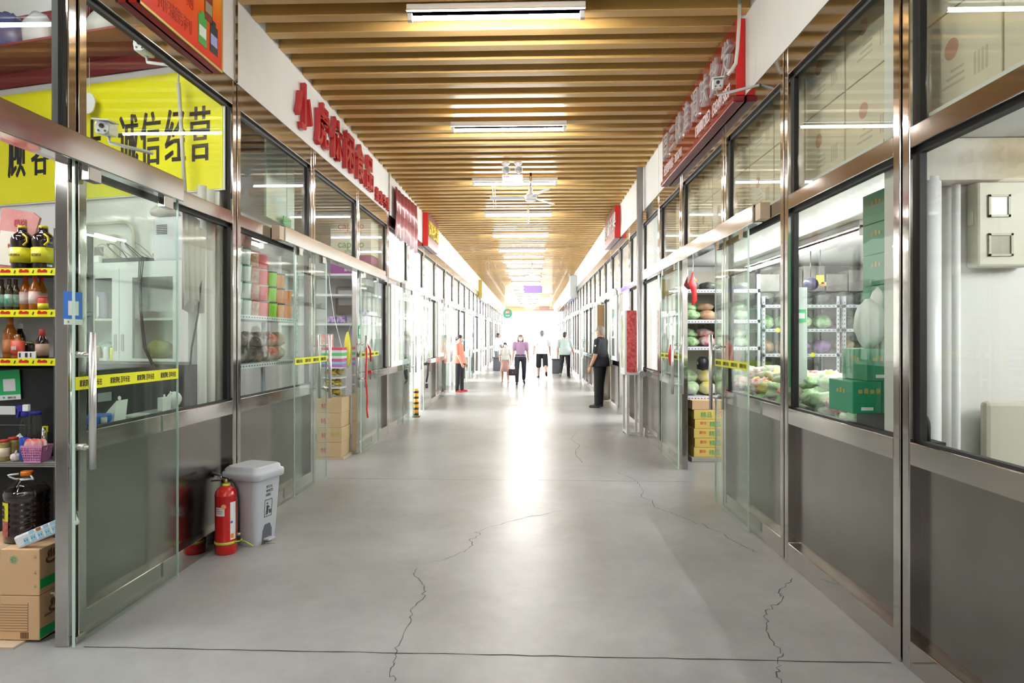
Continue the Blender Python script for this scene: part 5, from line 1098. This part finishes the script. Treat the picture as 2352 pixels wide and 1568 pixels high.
for si,z in enumerate([.5]+zl3):
    for i in range(8):
        x=2.84+.225*i; m_=[WBAG,TAN,LEAF,DGO][si] if i<4 else DGO
        if si==1 and i in(2,3): m_=PUR
        if si==1 and i in (4,): m_=TAN
        nm_={id(WBAG):'white',id(TAN):'tan',id(LEAF):'green leafy',id(DGO):'dark',id(PUR):'purple'}[id(m_)]
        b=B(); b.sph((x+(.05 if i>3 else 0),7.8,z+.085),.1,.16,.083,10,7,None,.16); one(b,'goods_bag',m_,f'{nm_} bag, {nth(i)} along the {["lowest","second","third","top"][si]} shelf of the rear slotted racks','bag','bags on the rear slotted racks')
for k,u in enumerate((1788,1868)):
    p=at(u,812 if k else 755,7.53); b=B(); b.cone((p.x,7.548,p.z-.015),(p.x,7.54,p.z-.015),.028,n=14); one(b,'price_tag',YEL,['yellow round price tag on the middle rear shelf','yellow round price tag on the lower rear shelf'][k],'tag')
b=B(); b.box(2.72,8.19,.2,6.2,8.225,2.48); tag(build(b,'trim_rear_board',mat('grey_brown_stock',(.20,.18,.165),.7,noise=(.27,.25,.23),scale=5)),'grey brown board added to darken the wall behind the rear slotted racks','board',kind='structure')  # dark board added to darken the rear wall, in place of piled stock
for i in range(7):
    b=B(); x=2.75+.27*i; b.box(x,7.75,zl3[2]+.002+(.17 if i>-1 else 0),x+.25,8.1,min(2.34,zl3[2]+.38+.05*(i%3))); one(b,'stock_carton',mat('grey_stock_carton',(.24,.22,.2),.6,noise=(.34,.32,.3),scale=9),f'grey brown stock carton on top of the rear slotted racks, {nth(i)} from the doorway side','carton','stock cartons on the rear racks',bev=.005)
# shelf unit right behind the doorway jamb
DX0,DX1,DY0,DY1=1.80,2.70,7.56,8.15
t=thing('shelf_unit','white shelves of produce seen through the vegetable shop doorway','shelf unit',((DX0+DX1)/2,(DY0+DY1)/2,0))
zd=[at(1615,v,DY0).z for v in (910,796,734,664)]
for z in zd:
    b=B(); b.box(DX0,DY0,z-.04,DX1,DY1,z); sh=build(b,'shelf',mat('pale_violet_white',(.76,.76,.85),.4),t)
    b=B(); n=24
    for k in range(n): b.box(DX0+.02+k*.037,DY0-.0008,z-.03,DX0+.036+k*.037,DY0,z-.02)
    build(b,'slot_row',DARK,sh)
for x in (DX0,DX1-.03):
    for yy in (DY0,DY1-.03): b=B(); b.box(x,yy,0,x+.03,yy+.03,2.2); build(b,'upright',ANGLE,t)
b=B(); b.box(DX0,DY1-.04,.8,DX1,DY1-.03,2.3); build(b,'back_panel',mat('beige_back',(.5,.48,.4),.6),t)
b=B(); b.text('北京 特产',(DX0+.1,DY1-.042,zd[2]-.1),XD,Z,.09,.001,.005); build(b,'back_print',mat('olive_print',(.2,.2,.1),.6),t)
sets=[(zd[3],[DGO,DGO,WBAG,DGO],.09,'dark'),(zd[2],[LEAF,TAN,DGO,LEAF],.11,'leafy'),(zd[1],[LEAF,RBAG,LEAF,WBAG],.11,'green'),(zd[0],[WBAG,YBAG,WBAG,WBAG],.15,'white')]
nmm={id(WBAG):'white',id(TAN):'tan',id(LEAF):'green leafy',id(DGO):'dark',id(RBAG):'red printed',id(YBAG):'yellow'}
for si,(z,ms,hh,_) in enumerate(sets):
    for i,m_ in enumerate(ms):
        for lv in range(2 if si in(1,2,3) else 1):
            b=B(); b.sph((DX0+.13+.2*i,DY0+.2+.12*lv,z+hh*.55+lv*hh*.9),.105,.15,hh*.55,10,7,None,.18); one(b,'produce_bag',m_,f'{nmm[id(m_)]} produce bag on the {["top","second","third","lowest"][si]} doorway shelf, {nth(i)} from the jamb'+(', upper' if lv else ''),'produce bag','produce on the doorway shelves')
b=B(); p=at(1612,720,7.7); b.lathe((p.x,DY0+.1,zd[0]+.3),[(.0,.0),(.07,.02),(.075,.12),(.05,.16),(.01,.17)],14); one(b,'black_container',BLACK,'black round container on the heap behind the handle of the right glass door','container')
t=thing('flag','small red flag hanging at the top of the vegetable shop doorway','flag',tuple(at(1600,700,6.9)))
b=B(); xq=at(1598,620,6.9); pts=[at(u,v,6.9) for u,v in ((1590,634),(1600,656),(1601,690),(1600,701))]; pt2=[at(u,v,6.9) for u,v in ((1586,624),(1580,654),(1588,668),(1590,698))]
b.strip([at(1591,625,6.9),at(1596,640,6.93),at(1600,660,6.88),at(1601,690,6.92),at(1592,700,6.9)],[at(1590,626,6.9),at(1581,652,6.88),at(1586,664,6.93),at(1590,680,6.88),at(1589,700,6.92)]); o=build(b,'cloth',mat('flag_red',(.85,.04,.05),.5),t); d=o.modifiers.new('s','SOLIDIFY'); d.thickness=.004
b=B(); b.tube([at(1591,624,6.9),at(1592,605,6.95),at(1590,590,7.0)],.004,5); build(b,'string',WPL,t)
b=B(); p=at(1594,646,6.87); b.text('★',p,XD,Z,.04,.001); build(b,'star',YEL,t)
# cartons on a low stand
b=B(); b.box(1.86,7.42,0,2.5,7.9,.055); one(b,'low_stand',mat('grey_timber',(.4,.38,.33),.7),'low grey wooden stand under the yellow cartons','stand',bev=.006)
YCARD=mat('yellow_carton',(.82,.62,.16),.6); cz=.057
for k in range(6):
    w=0 if k<5 else .03; carton(f'yellow seaweed carton with green print, {nth(k)} from the low stand' if k<5 else 'plain brown carton on top of the yellow seaweed cartons',1.89+.01*(k%2)-w,7.44,cz,2.46,7.86,cz+.108,YCARD if k<5 else CARD,'yellow cartons in the right doorway' if k<5 else None,None,(('精品',.42,.25,.068,mat('carton_green_print',(.1,.42,.12),.6)),('蒙珍',.18,.45,.04,mat('carton_red_print',(.75,.12,.06),.6))) if k<4 else (('精品',.25,.25,.068,mat('carton_green_print',(.1,.42,.12),.6)),('海带',.62,.25,.08,mat('carton_red_print',(.75,.12,.06),.6))) if k==4 else (),True); cz+=.11
# display table with bags
t=thing('display_table','long steel display table along the vegetable shop window','table',(2.25,5.0,0)); TB=mat('dark_table_steel',(.25,.26,.26),.35,.7)
b=B(); b.box(1.80,3.62,.86,2.62,6.2,.90); build(b,'tabletop',TB,t)
for x in (1.84,2.54):
    for y in (3.68,6.12): b=B(); b.box(x,y,0,x+.05,y+.05,.86); build(b,'leg',TB,t)
R2=random.Random(3); first={}; cnt={}
info=[(LEAF,'green leafy bag of vegetables'),(WBAG,'white bag of mushrooms and greens'),(RBAG,'red printed food bag'),(YBAG,'yellow printed food bag'),(WBAG,'white bag of mushrooms and greens')]
for lay in range(3):
    for iy in range(13):
        for ix in range(4 if lay<2 else 2):
            y=3.74+.19*iy+R2.uniform(-.03,.03); x=1.91+.19*ix+(.1 if lay==2 else 0)+R2.uniform(-.03,.03); z=.9+.085*lay
            if y<3.95 and x>2.0 and lay: continue
            m_,nm_=info[R2.randrange(5)] if iy>3 else info[R2.choice((0,0,1,2))]
            M=Matrix.Rotation(R2.uniform(0,3),3,'Z')@Matrix.Rotation(R2.uniform(-.25,.25),3,'X')
            b=B(); R.seed(lay*100+iy*7+ix); b.sph((x,y,z+.06),.125,.085,.06,11,7,M,.5)
            one(b,'produce_bag',m_,f'{nm_} on the display table, '+('lower','middle','top')[lay]+' layer'+(', near the green boxes' if iy<4 else ', mid table' if iy<9 else ', beside the glass door'),'produce bag',f'{nm_}s on the display table {lay}{0 if iy<4 else 1 if iy<9 else 2}')
# green boxes on a trestle
GBOX=mat('green_carton',(.01,.26,.12),.45); 
t=thing('steel_trestle','dark steel trestle bench carrying the stack of green boxes','trestle',(2.2,3.42,0))
b=B(); b.box(1.82,3.2,.93,2.75,3.6,1.06); build(b,'bench_top',DARK,t)
for x,d in ((1.88,.12),(2.65,-.12)):
    for yy in (3.24,3.56):
        b=B(); b.tube([(x+d*.3,yy,.93),(x,yy,.0)],.02,6); build(b,'leg',DARK,t)
def gbox(x,y,z,w,h,label):
    t=thing('green_box',label,'box',(x,y,z),'stacked green boxes')
    b=B(); b.box(x-w/2,y-.13,z,x+w/2,y+.13,z+h); build(b,'box',GBOX,t,bev=.004)
    b=B(); [b.box(x-.045+.03*k,y-.1312,z+h*.62,x-.025+.03*k,y-.13,z+h*(.74+.04*(k%2))) for k in range(4)]; build(b,'print',mat('gold_print',(.4,.33,.08),.5),t)
    b=B(); b.box(x-.03,y-.1315,z+h*.1,x+.03,y-.13,z+h*.2); build(b,'white_label',WPL,t)
    b=B(); [b.box(x-w/2-.0012,y-.05+.035*k,z+h*.6,x-w/2,y-.03+.035*k,z+h*(.72+.05*(k%2))) for k in range(3)]; build(b,'side_print',mat('gold_print',(.4,.33,.08),.5),t)
gx=at(2010,600,3.4).x; zb=1.062; gh=.165
for k in range(3): gbox(at(1962,700,3.4).x+.0+k*.148,3.4,zb,.145,gh,f'green box in the bottom row on the trestle, {nth(k)} from the aisle glass')
for k in range(2): gbox(at(1994,700,3.4).x+k*.148,3.4,zb+gh+.001,.145,gh,f'green box in the second row on the trestle, {nth(k)} from the white sack')
for k in range(5): gbox(at(2044,700,3.4).x,3.4,zb+2*(gh+.001)+k*(gh+.001),.15,gh,f'green box in the single tall column, {nth(k)} above the second row')
b=B(); c=Vector((at(1996,700,3.4).x,3.38,zb+2*gh+.003)); b.sph(c+Vector((-.01,0,.13)),.075,.08,.13,14,10,None,.14); b.sph(c+Vector((.04,0,.25)),.04,.05,.07,10,7,None,.2); one(b,'white_sack',WPL,'white plastic sack on the green boxes beside the tall column','sack')
# hanging things inside
t=thing('hanging_lamp','dark round hanging lamp with a yellow tag behind the right pane','lamp',tuple(at(1862,690,6.6)))
p=at(1862,652,6.6); b=B(); b.sph(p,.075,.075,.07); build(b,'globe',mat('dark_blue_globe',(.02,.02,.07),.3),t)
b=B(); b.cone(p,(p.x,p.y,2.36),.005,n=6); build(b,'cord',BLACK,t)
q=at(1884,642,6.6); b=B(); b.obox(q,(.07,.02,.09)); build(b,'yellow_tag',YEL,t); b=B(); b.obox(q+Vector((.03,0,-.045)),(.05,.02,.04)); build(b,'orange_tag',ORANGE,t); b=B(); b.tube([p,q],.004,5); b.tube([q,q+Vector((0,0,.05)),(q.x,q.y,2.36)],.003,5); build(b,'thread',BLACK,t)
b=B(); p=at(1840,720,4.6); b.box(p.x-.035,4.58,.9,p.x+.035,4.6,at(1840,660,4.6).z); o=one(b,'white_post_card',mat('pale_grey_green',(.6,.68,.66),.4),'pale upright sign strip with a green card behind the right pane','sign')
q=at(1840,725,4.575)-o.location; b=B(); b.obox(q,(.07,.004,.09)); build(b,'green_card',GREEN,o); b=B(); b.obox(q+Vector((0,-.003,0)),(.05,.003,.04)); build(b,'white_square',WPL,o)
b=B(); b.box(4.4,3.2,0,6.3,3.26,2.5); 
for k in range(6):
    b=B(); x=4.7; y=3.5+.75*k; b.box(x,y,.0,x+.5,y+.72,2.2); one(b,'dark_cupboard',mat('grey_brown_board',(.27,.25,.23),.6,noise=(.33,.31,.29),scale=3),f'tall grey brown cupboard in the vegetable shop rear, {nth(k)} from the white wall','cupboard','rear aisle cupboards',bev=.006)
# lock on the far door handle of the right shop
b=B(); b.tube([(XR-.1,7.0,1.37),(XR-.12,7.03,1.25),(XR-.1,7.02,1.12)],.014,6); b.tube([(XR-.1,7.06,1.37),(XR-.12,7.08,1.25),(XR-.1,7.07,1.14)],.014,6); one(b,'bike_lock',RIB,'red lock strap on the right glass door handle past the yellow cartons','lock')
# wooden door leaf beside the man in black
y_=14.6; t=thing('wooden_door','open brown wooden door leaf behind the man in black','door',(XR-.1,y_-.1,0)); WD=mat('brown_door_timber',(.30,.17,.07),.5,noise=(.38,.23,.1),scale=5)
b=B(); b.box(XR-.15,y_-.05,.01,XR+.05,y_,2.2); build(b,'leaf',WD,t,bev=.006); b=B(); b.cone((XR-.11,y_-.1,1.0),(XR-.11,y_-.04,1.0),.012,n=8); b.cone((XR-.11,y_-.09,1.0),(XR-.03,y_-.09,1.0),.01,n=8); build(b,'handle',STEEL,t)

# ---------- people ----------
SKIN=mat('skin',(.62,.36,.25),.55); HAIRB=mat('dark_hair',(.035,.025,.022),.5)
def person(label,loc,rz,H,pose,cl,hair='short',sex='m',mask=None,fat=1.0):
    t=thing('person',label,'person',(0,0,0))
    q=H/1.7
    def V(x,y,z): return Vector((x,y,z))*q
    sh=.215 if sex=='m' else .19; hipw=.105 if sex=='m' else .11; fat=fat*1.18
    P={}; lean=pose.get('lean',0)
    hip=V(0,0,.88); nk=V(0,-lean,1.43)
    P['hip']=hip; P['neck']=nk
    head=nk+V(0,-.02-lean*.3,.145); hy=pose.get('head',0)
    HM=Matrix.Rotation(hy,3,'Z')
    def limb(o,l1,l2,a,fl,ab,sd,sign):
        d=Vector((sd*math.sin(ab),-math.sin(a),-math.cos(a))).normalized(); m=o+d*l1*q
        d2=Vector((sd*math.sin(ab)*.4,-math.sin(a+sign*fl),-math.cos(a+sign*fl))).normalized(); return m,m+d2*l2*q,d2
    J={}
    for sd,k in ((1,'l'),(-1,'r')):
        a,fl=pose.get('leg_'+k,(0,0)); o=hip+V(sd*hipw,0,0); m,e,d=limb(o,.43,.39,a,fl,.03,sd,-1); J['leg_'+k]=(o,m,e)
        a,fl,ab=pose.get('arm_'+k,(0,.15,.12)); o=nk+V(sd*sh,.01,-.06); m,e,d=limb(o,.29,.25,a,fl,ab,sd,1); J['arm_'+k]=(o,m,e,d)
    low=min(J['leg_l'][2].z,J['leg_r'][2].z)-.06*q
    # body
    b=B(); b.sph(head,.077*q,.095*q,.115*q,18,12,HM); b.sph(head+HM@V(0,-.022,-.045),.06*q,.072*q,.075*q,14,9,HM)
    b.cap(head+HM@V(0,-.09,.01),head+HM@V(0,-.108,-.022),.011*q,.017*q,10)
    for sd in (1,-1): b.sph(head+HM@V(sd*.079,.005,-.01),.012*q,.022*q,.033*q,8,6,HM)
    b.sph(head+HM@V(0,-.092,-.058),.026*q,.012*q,.009*q,8,6,HM)
    b.cap(nk+V(0,.015,-.03),head+V(0,.01,-.06),.056*q,.05*q)
    prof=[(0,.145,.105),(.09,.15*fat,.115*fat),(.2,.14*fat,.11*fat),(.33,.172,.122),(.45,.178,.112),(.52,.135,.08)]
    if sex=='f': prof=[(0,.15,.11),(.09,.145*fat,.11*fat),(.2,.122*fat,.095*fat),(.33,.15,.115),(.45,.15,.098),(.52,.115,.07)]
    tor=[(hip.lerp(nk,z/.55),rx*q,ry*q) for z,rx,ry in prof]
    def torso(b,g,i0=0,i1=6):
        if g and i0==0 and i1>3:
            p,rx,ry=tor[0]; p1,rx1,ry1=tor[1]; b.lathe(p-Vector((0,0,.03*q)),[(rx1+g+.01*q,0),(rx1+g+.004*q,.1*q),(rx1+g-.01*q,.16*q)],20,1,(ry1+g)/(rx1+g)); i0=1
        for i in range(i0,i1-1):
            (p,rx,ry),(p2,rx2,ry2)=tor[i],tor[i+1]
            for f in (0,.5): b.sph(p.lerp(p2,f),rx+(rx2-rx)*f+g,ry+(ry2-ry)*f+g,.075*q+g,14,8)
        p,rx,ry=tor[i1-1]; b.sph(p,rx+g,ry+g,.06*q+g,14,8)
    torso(b,0)
    for k,sd in (('l',1),('r',-1)):
        o,m,e,d=J['arm_'+k]; b.cap(o,m,.052*q,.043*q); b.cap(m,e,.043*q,.03*q)
        b.cap(tor[4][0]+V(sd*.1,0,.03),o,.055*q,.05*q)
        d=(e-m).normalized(); pl=e+d*.05*q; b.sph(e+d*.045*q,.022*q,.034*q,.05*q,10,7)
        s0=Vector((0,-1,0)); s0=(s0-d*s0.dot(d)).normalized(); inn=Vector((-sd,0,0))
        for j,(off,ln) in enumerate(((-.024,.06),(-.008,.07),(.008,.066),(.023,.052))):
            r0=e+d*.075*q+s0*off*-q; m1=r0+d*ln*.55*q+inn*.006*q; b.cap(r0,m1,.0095*q,.009*q,8); b.cap(m1,m1+d*ln*.42*q+inn*.022*q,.009*q,.0075*q,8)
        b.cap(e+d*.03*q+s0*.022*q,e+d*.062*q+s0*.045*q+inn*.006*q,.0105*q,.0095*q,8); b.cap(e+d*.062*q+s0*.045*q+inn*.006*q,e+d*.092*q+s0*.045*q+inn*.02*q,.0095*q,.008*q,8)
        o,m,e=J['leg_'+k]; b.cap(o,m,.085*q,.058*q); b.cap(m,m.lerp(e,.35),.055*q,.058*q); b.cap(m.lerp(e,.35),e,.056*q,.037*q)
        fd=Vector((0,-1,-.05)); a,fl=pose.get('leg_'+k,(0,0)); ka=a-fl
        fd=Vector((0,-math.cos(min(0,ka)*.8),math.sin(min(0,ka)*.9) if ka<-.3 else -.06)).normalized()
        b.cap(e+Vector((0,0,-.015*q)),e+fd*.13*q+Vector((sd*.015,0,-.035*q)),.036*q,.03*q)
        J['foot_'+k]=(e,fd,sd)
    sft=Vector((0,0,-low)); 
    def fin(b): b.v=[p+sft for p in b.v]; return b
    body=build(fin(b),'body',cl.get('skin',SKIN),t,rem=.0085*q)
    # eyes
    for sd in (1,-1): bb=B(); bb.sph(head+HM@V(sd*.03,-.088,.012),.012*q,.007*q,.007*q,8,6,HM); build(fin(bb),'eye',HAIRB,t)
    # clothing
    top=cl['top']; b=B(); torso(b,.016*q,0 if cl.get('untuck',True) else 1,6)
    for k,sd in (('l',1),('r',-1)):
        o,m,e,d=J['arm_'+k]; f=cl.get('sleeve',.62); pf=cl.get('puff',0)*q
        b.cap(tor[4][0]+V(sd*.1,0,.03),o,.075*q,.072*q); b.cap(o,o.lerp(m,f),.07*q+pf,.062*q+pf*.4)
        if cl.get('long'): b.cap(o,m,.06*q,.05*q); b.cap(m,e,.05*q,.04*q)
    build(fin(b),'shirt',top,t,rem=.014*q)
    if cl.get('dress'):
        b=B(); h0=hip+V(0,0,.12); b.lathe((0,0,0),[(.125*q,0),(.15*q,-.12*q),(.19*q,-.34*q),(.225*q,-.56*q),(.215*q,-.565*q),(.17*q,-.3*q)],22,1,.8); b.v=[p+h0 for p in b.v]
        for i in range(len(b.v)): 
            p=b.v[i]-h0
            if p.z<-.1*q: a=math.atan2(p.y,p.x); f=1+.06*math.sin(9*a); b.v[i]=h0+Vector((p.x*f,p.y*f,p.z))
        build(fin(b),'skirt',cl['dress'],t)
    else:
        b=B(); torso(b,.014*q,0,3 if not cl.get('untuck',True) else 2)
        f=cl.get('leglen',1.0)
        for k in ('l','r'):
            o,m,e=J['leg_'+k]; b.cap(o,m,.104*q,.074*q if f>=.9 else .1*q)
            if f>=.9: b.cap(m,m.lerp(e,min(1,f)*.97),.074*q,.06*q)
            else: b.cap(m,m.lerp(e,.05),.1*q,.1*q)
        build(fin(b),'shorts' if f<.9 else 'trousers',cl['pants'],t,rem=.014*q)
    if cl.get('belt'):
        b=B(); p,rx,ry=tor[1]; p=p+V(0,0,.03); b.lathe(p,[((rx+.022*q),-.018*q),((rx+.022*q),.018*q)],20,1,ry/rx); bl=build(fin(b),'belt',BLACK,t)
        b=B(); b.obox(p+Vector((0,-(ry+.024*q),0)),(.04*q,.006,.03*q)); build(fin(b),'buckle',STEEL,bl)
    for k in ('l','r'):
        e,fd,sd=J['foot_'+k]; b=B(); b.cap(e+Vector((0,.02*q,-.03*q)),e+fd*.14*q+Vector((sd*.018*q,0,-.033*q)),.043*q,.038*q); b.cap(e+fd*.06*q+Vector((0,0,-.03*q)),e+fd*.15*q+Vector((sd*.018*q,0,-.036*q)),.042*q,.032*q); build(fin(b),'shoe',cl['shoe'],t,rem=.011*q)
    hm=cl.get('hair',HAIRB); b=B()
    if hair=='short': b.sph(head+HM@V(0,.012,.03),.083*q,.094*q,.098*q,16,10,HM); b.sph(head+HM@V(0,.045,-.01),.07*q,.06*q,.085*q,14,9,HM)
    elif hair=='bob':
        b.sph(head+HM@V(0,.02,.03),.095*q,.1*q,.1*q,16,10,HM)
        for sd in (1,-1):
            b.cap(head+HM@V(sd*.075,.01,.02),head+HM@V(sd*.092,.0,-.12),.035*q,.028*q); b.cap(head+HM@V(sd*.06,.06,.0),head+HM@V(sd*.07,.06,-.13),.045*q,.035*q)
        b.cap(head+HM@V(-.045,-.07,.085),head+HM@V(.05,-.07,.085),.03*q,.03*q)
    else:
        b.sph(head+HM@V(0,.015,.028),.085*q,.097*q,.098*q,16,10,HM); b.sph(head+HM@V(0,.1,-.0),.04*q,.05*q,.05*q,12,8,HM)
        if hair=='fringe': b.cap(head+HM@V(-.05,-.075,.065),head+HM@V(.05,-.075,.065),.028*q,.028*q); [b.cap(head+HM@V(sd*.08,-.01,.0),head+HM@V(sd*.085,.0,-.1),.022*q,.014*q) for sd in (1,-1)]
    build(fin(b),'hair',hm,t,rem=.011*q)
    if mask:
        b=B(); b.sph(head+HM@V(0,-.05,-.045),.068*q,.068*q,.058*q,14,9,HM); b.sph(head+HM@V(0,-.085,-.03),.03*q,.036*q,.042*q,10,7,HM); mk=build(fin(b),'face_mask',mask,t,rem=.009*q)
        b=B(); [b.tube([head+HM@V(sd*.06,-.07,-.03),head+HM@V(sd*.085,.0,.005)],.003,5) for sd in (1,-1)]; build(fin(b),'ear_loop',mask,mk)
    t.location=loc; t.rotation_euler=(0,0,rz); return t,J,sft
MW=mat('mask_white',(.88,.89,.9),.7); MBL=mat('mask_blue',(.35,.55,.8),.7)
BLK=mat('black_cloth',(.014,.014,.017),.8); NVY=mat('navy_cloth',(.03,.033,.05),.8); SHB=mat('dark_shoe',(.03,.03,.035),.5)
rad=math.radians
p,J,sf=person('man in black polo shirt and black trousers standing against the right storefront',(1.42,13.2,0),rad(-118),1.70,{'arm_l':(.12,.25,.1),'arm_r':(.05,.25,.1),'leg_l':(.03,.02),'leg_r':(.1,.1),'head':rad(-8),'lean':-.01},{'top':mat('black_polo',(.012,.013,.02),.8),'pants':BLK,'shoe':SHB,'sleeve':.75,'hair':mat('grey_cropped_hair',(.22,.19,.17),.7),'skin':mat('tanned_skin',(.48,.25,.15),.55)},'short','m',MW,1.22)
b=B(); e=J['arm_l'][2]; b.v=[]; b.cone(e+Vector((0,0,.005)),e+Vector((0,0,.02)),.03,.03,12); b.v=[v+sf for v in b.v]; build(b,'wristband',BLACK,p)
b=B(); o,m=J['arm_l'][0],J['arm_l'][1]; b.obox(o.lerp(m,.3)+Vector((.068,0,0))+sf,(.006,.03,.03)); build(b,'sleeve_badge',WPL,p)
person('person in coral top, black trousers and red shoes standing at the left doorway',(-1.93,16.8,0),rad(82),1.53,{'arm_l':(.15,.2,.05),'arm_r':(.1,.3,.1),'leg_l':(.06,.05),'leg_r':(-.06,.0)},{'top':mat('coral_cloth',(.75,.22,.16),.8),'pants':BLK,'shoe':mat('red_shoe',(.6,.03,.04),.45),'sleeve':.8},'bun','f',MBL,1.25)
p,J,sf=person('person in lilac top with white mask walking forward carrying a dark handbag',(-.36,19.7,0),rad(4),1.56,{'arm_l':(-.08,.2,.2),'arm_r':(.1,.12,.2),'leg_l':(-.12,.55),'leg_r':(.2,.05)},{'top':mat('lilac_cloth',(.42,.26,.42),.8),'pants':NVY,'shoe':SHB,'leglen':.82 if False else .92,'sleeve':.6,'puff':.022,'belt':1,'untuck':False,'hair':mat('auburn_hair',(.25,.13,.12),.5)},'bob','f',MW)
hw=Matrix.Rotation(rad(4),3,'Z')@(J['arm_r'][2]+J['arm_r'][3]*.09+sf)+Vector((-.36,19.7,0))
t=thing('handbag','dark handbag held at the side of the person in lilac','handbag',(hw.x,hw.y,hw.z-.42))
b=B(); b.obox((hw.x,hw.y,hw.z-.30),(.26,.12,.2)); build(b,'bag',mat('dark_brown_leather',(.05,.03,.035),.4),t,bev=.03)
b=B(); b.tube([(hw.x-.09,hw.y,hw.z-.2),(hw.x-.05,hw.y,hw.z-.05),(hw.x,hw.y,hw.z-.0),(hw.x+.05,hw.y,hw.z-.05),(hw.x+.09,hw.y,hw.z-.2)],.008,6); build(b,'strap',mat('dark_brown_leather',(0,0,0)),t)
b=B(); b.obox((hw.x,hw.y-.062,hw.z-.3),(.03,.006,.03)); build(b,'clasp',STEEL,t)
person('child in pink pinafore dress and white top walking beside the person in lilac',(-.88,20.7,0),rad(2),1.30,{'arm_l':(.1,.3,.12),'arm_r':(.1,.9,.12),'leg_l':(.08,.05),'leg_r':(-.05,.1)},{'top':mat('white_cloth',(.85,.83,.8),.8),'dress':mat('pink_check_cloth',(.68,.36,.33),.8,noise=(.75,.46,.42),scale=30),'shoe':mat('pale_shoe',(.7,.7,.72),.5),'sleeve':.6,'untuck':False},'fringe','f',MW)
person('man in white T-shirt and black shorts walking away down the corridor',(.36,22.9,0),rad(183),1.72,{'arm_l':(-.22,.2,.22),'arm_r':(.12,.25,.22),'leg_l':(.06,.02),'leg_r':(-.2,.75)},{'top':mat('white_tshirt',(.82,.83,.84),.8),'pants':BLK,'shoe':SHB,'leglen':.5,'sleeve':.75,'hair':mat('grey_hair',(.2,.18,.2),.6)},'short','m',None,1.1)
person('man in grey green T-shirt and black trousers walking away near the right storefront',(1.18,22.7,0),rad(170),1.66,{'arm_l':(-.1,.3,.15),'arm_r':(.2,.4,.2),'leg_l':(-.18,.7),'leg_r':(.12,.03),'head':rad(-15)},{'top':mat('grey_green_tshirt',(.42,.50,.48),.8),'pants':BLK,'shoe':mat('grey_shoe',(.3,.28,.28),.5),'sleeve':.75},'short','m',MW,1.15)
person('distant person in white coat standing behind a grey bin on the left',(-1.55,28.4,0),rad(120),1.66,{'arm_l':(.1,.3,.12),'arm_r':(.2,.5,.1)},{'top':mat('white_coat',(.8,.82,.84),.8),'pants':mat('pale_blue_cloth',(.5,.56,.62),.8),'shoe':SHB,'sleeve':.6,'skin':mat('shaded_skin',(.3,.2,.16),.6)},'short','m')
def far_bin(x,y,label):
    b=B(); b.prism([(x-.17,y-.17,0),(x+.17,y-.17,0),(x+.17,y+.17,0),(x-.17,y+.17,0)],(0,0,.55)); b.box(x-.2,y-.2,.55,x+.2,y+.2,.6); one(b,'waste_bin',mat('dark_grey_bin',(.16,.17,.2),.5),label,'bin',bev=.02)
far_bin(-1.52,27.6,'dark grey waste bin before the distant person in white'); far_bin(.98,25.6,'dark grey waste bin far right beyond the man in grey green')
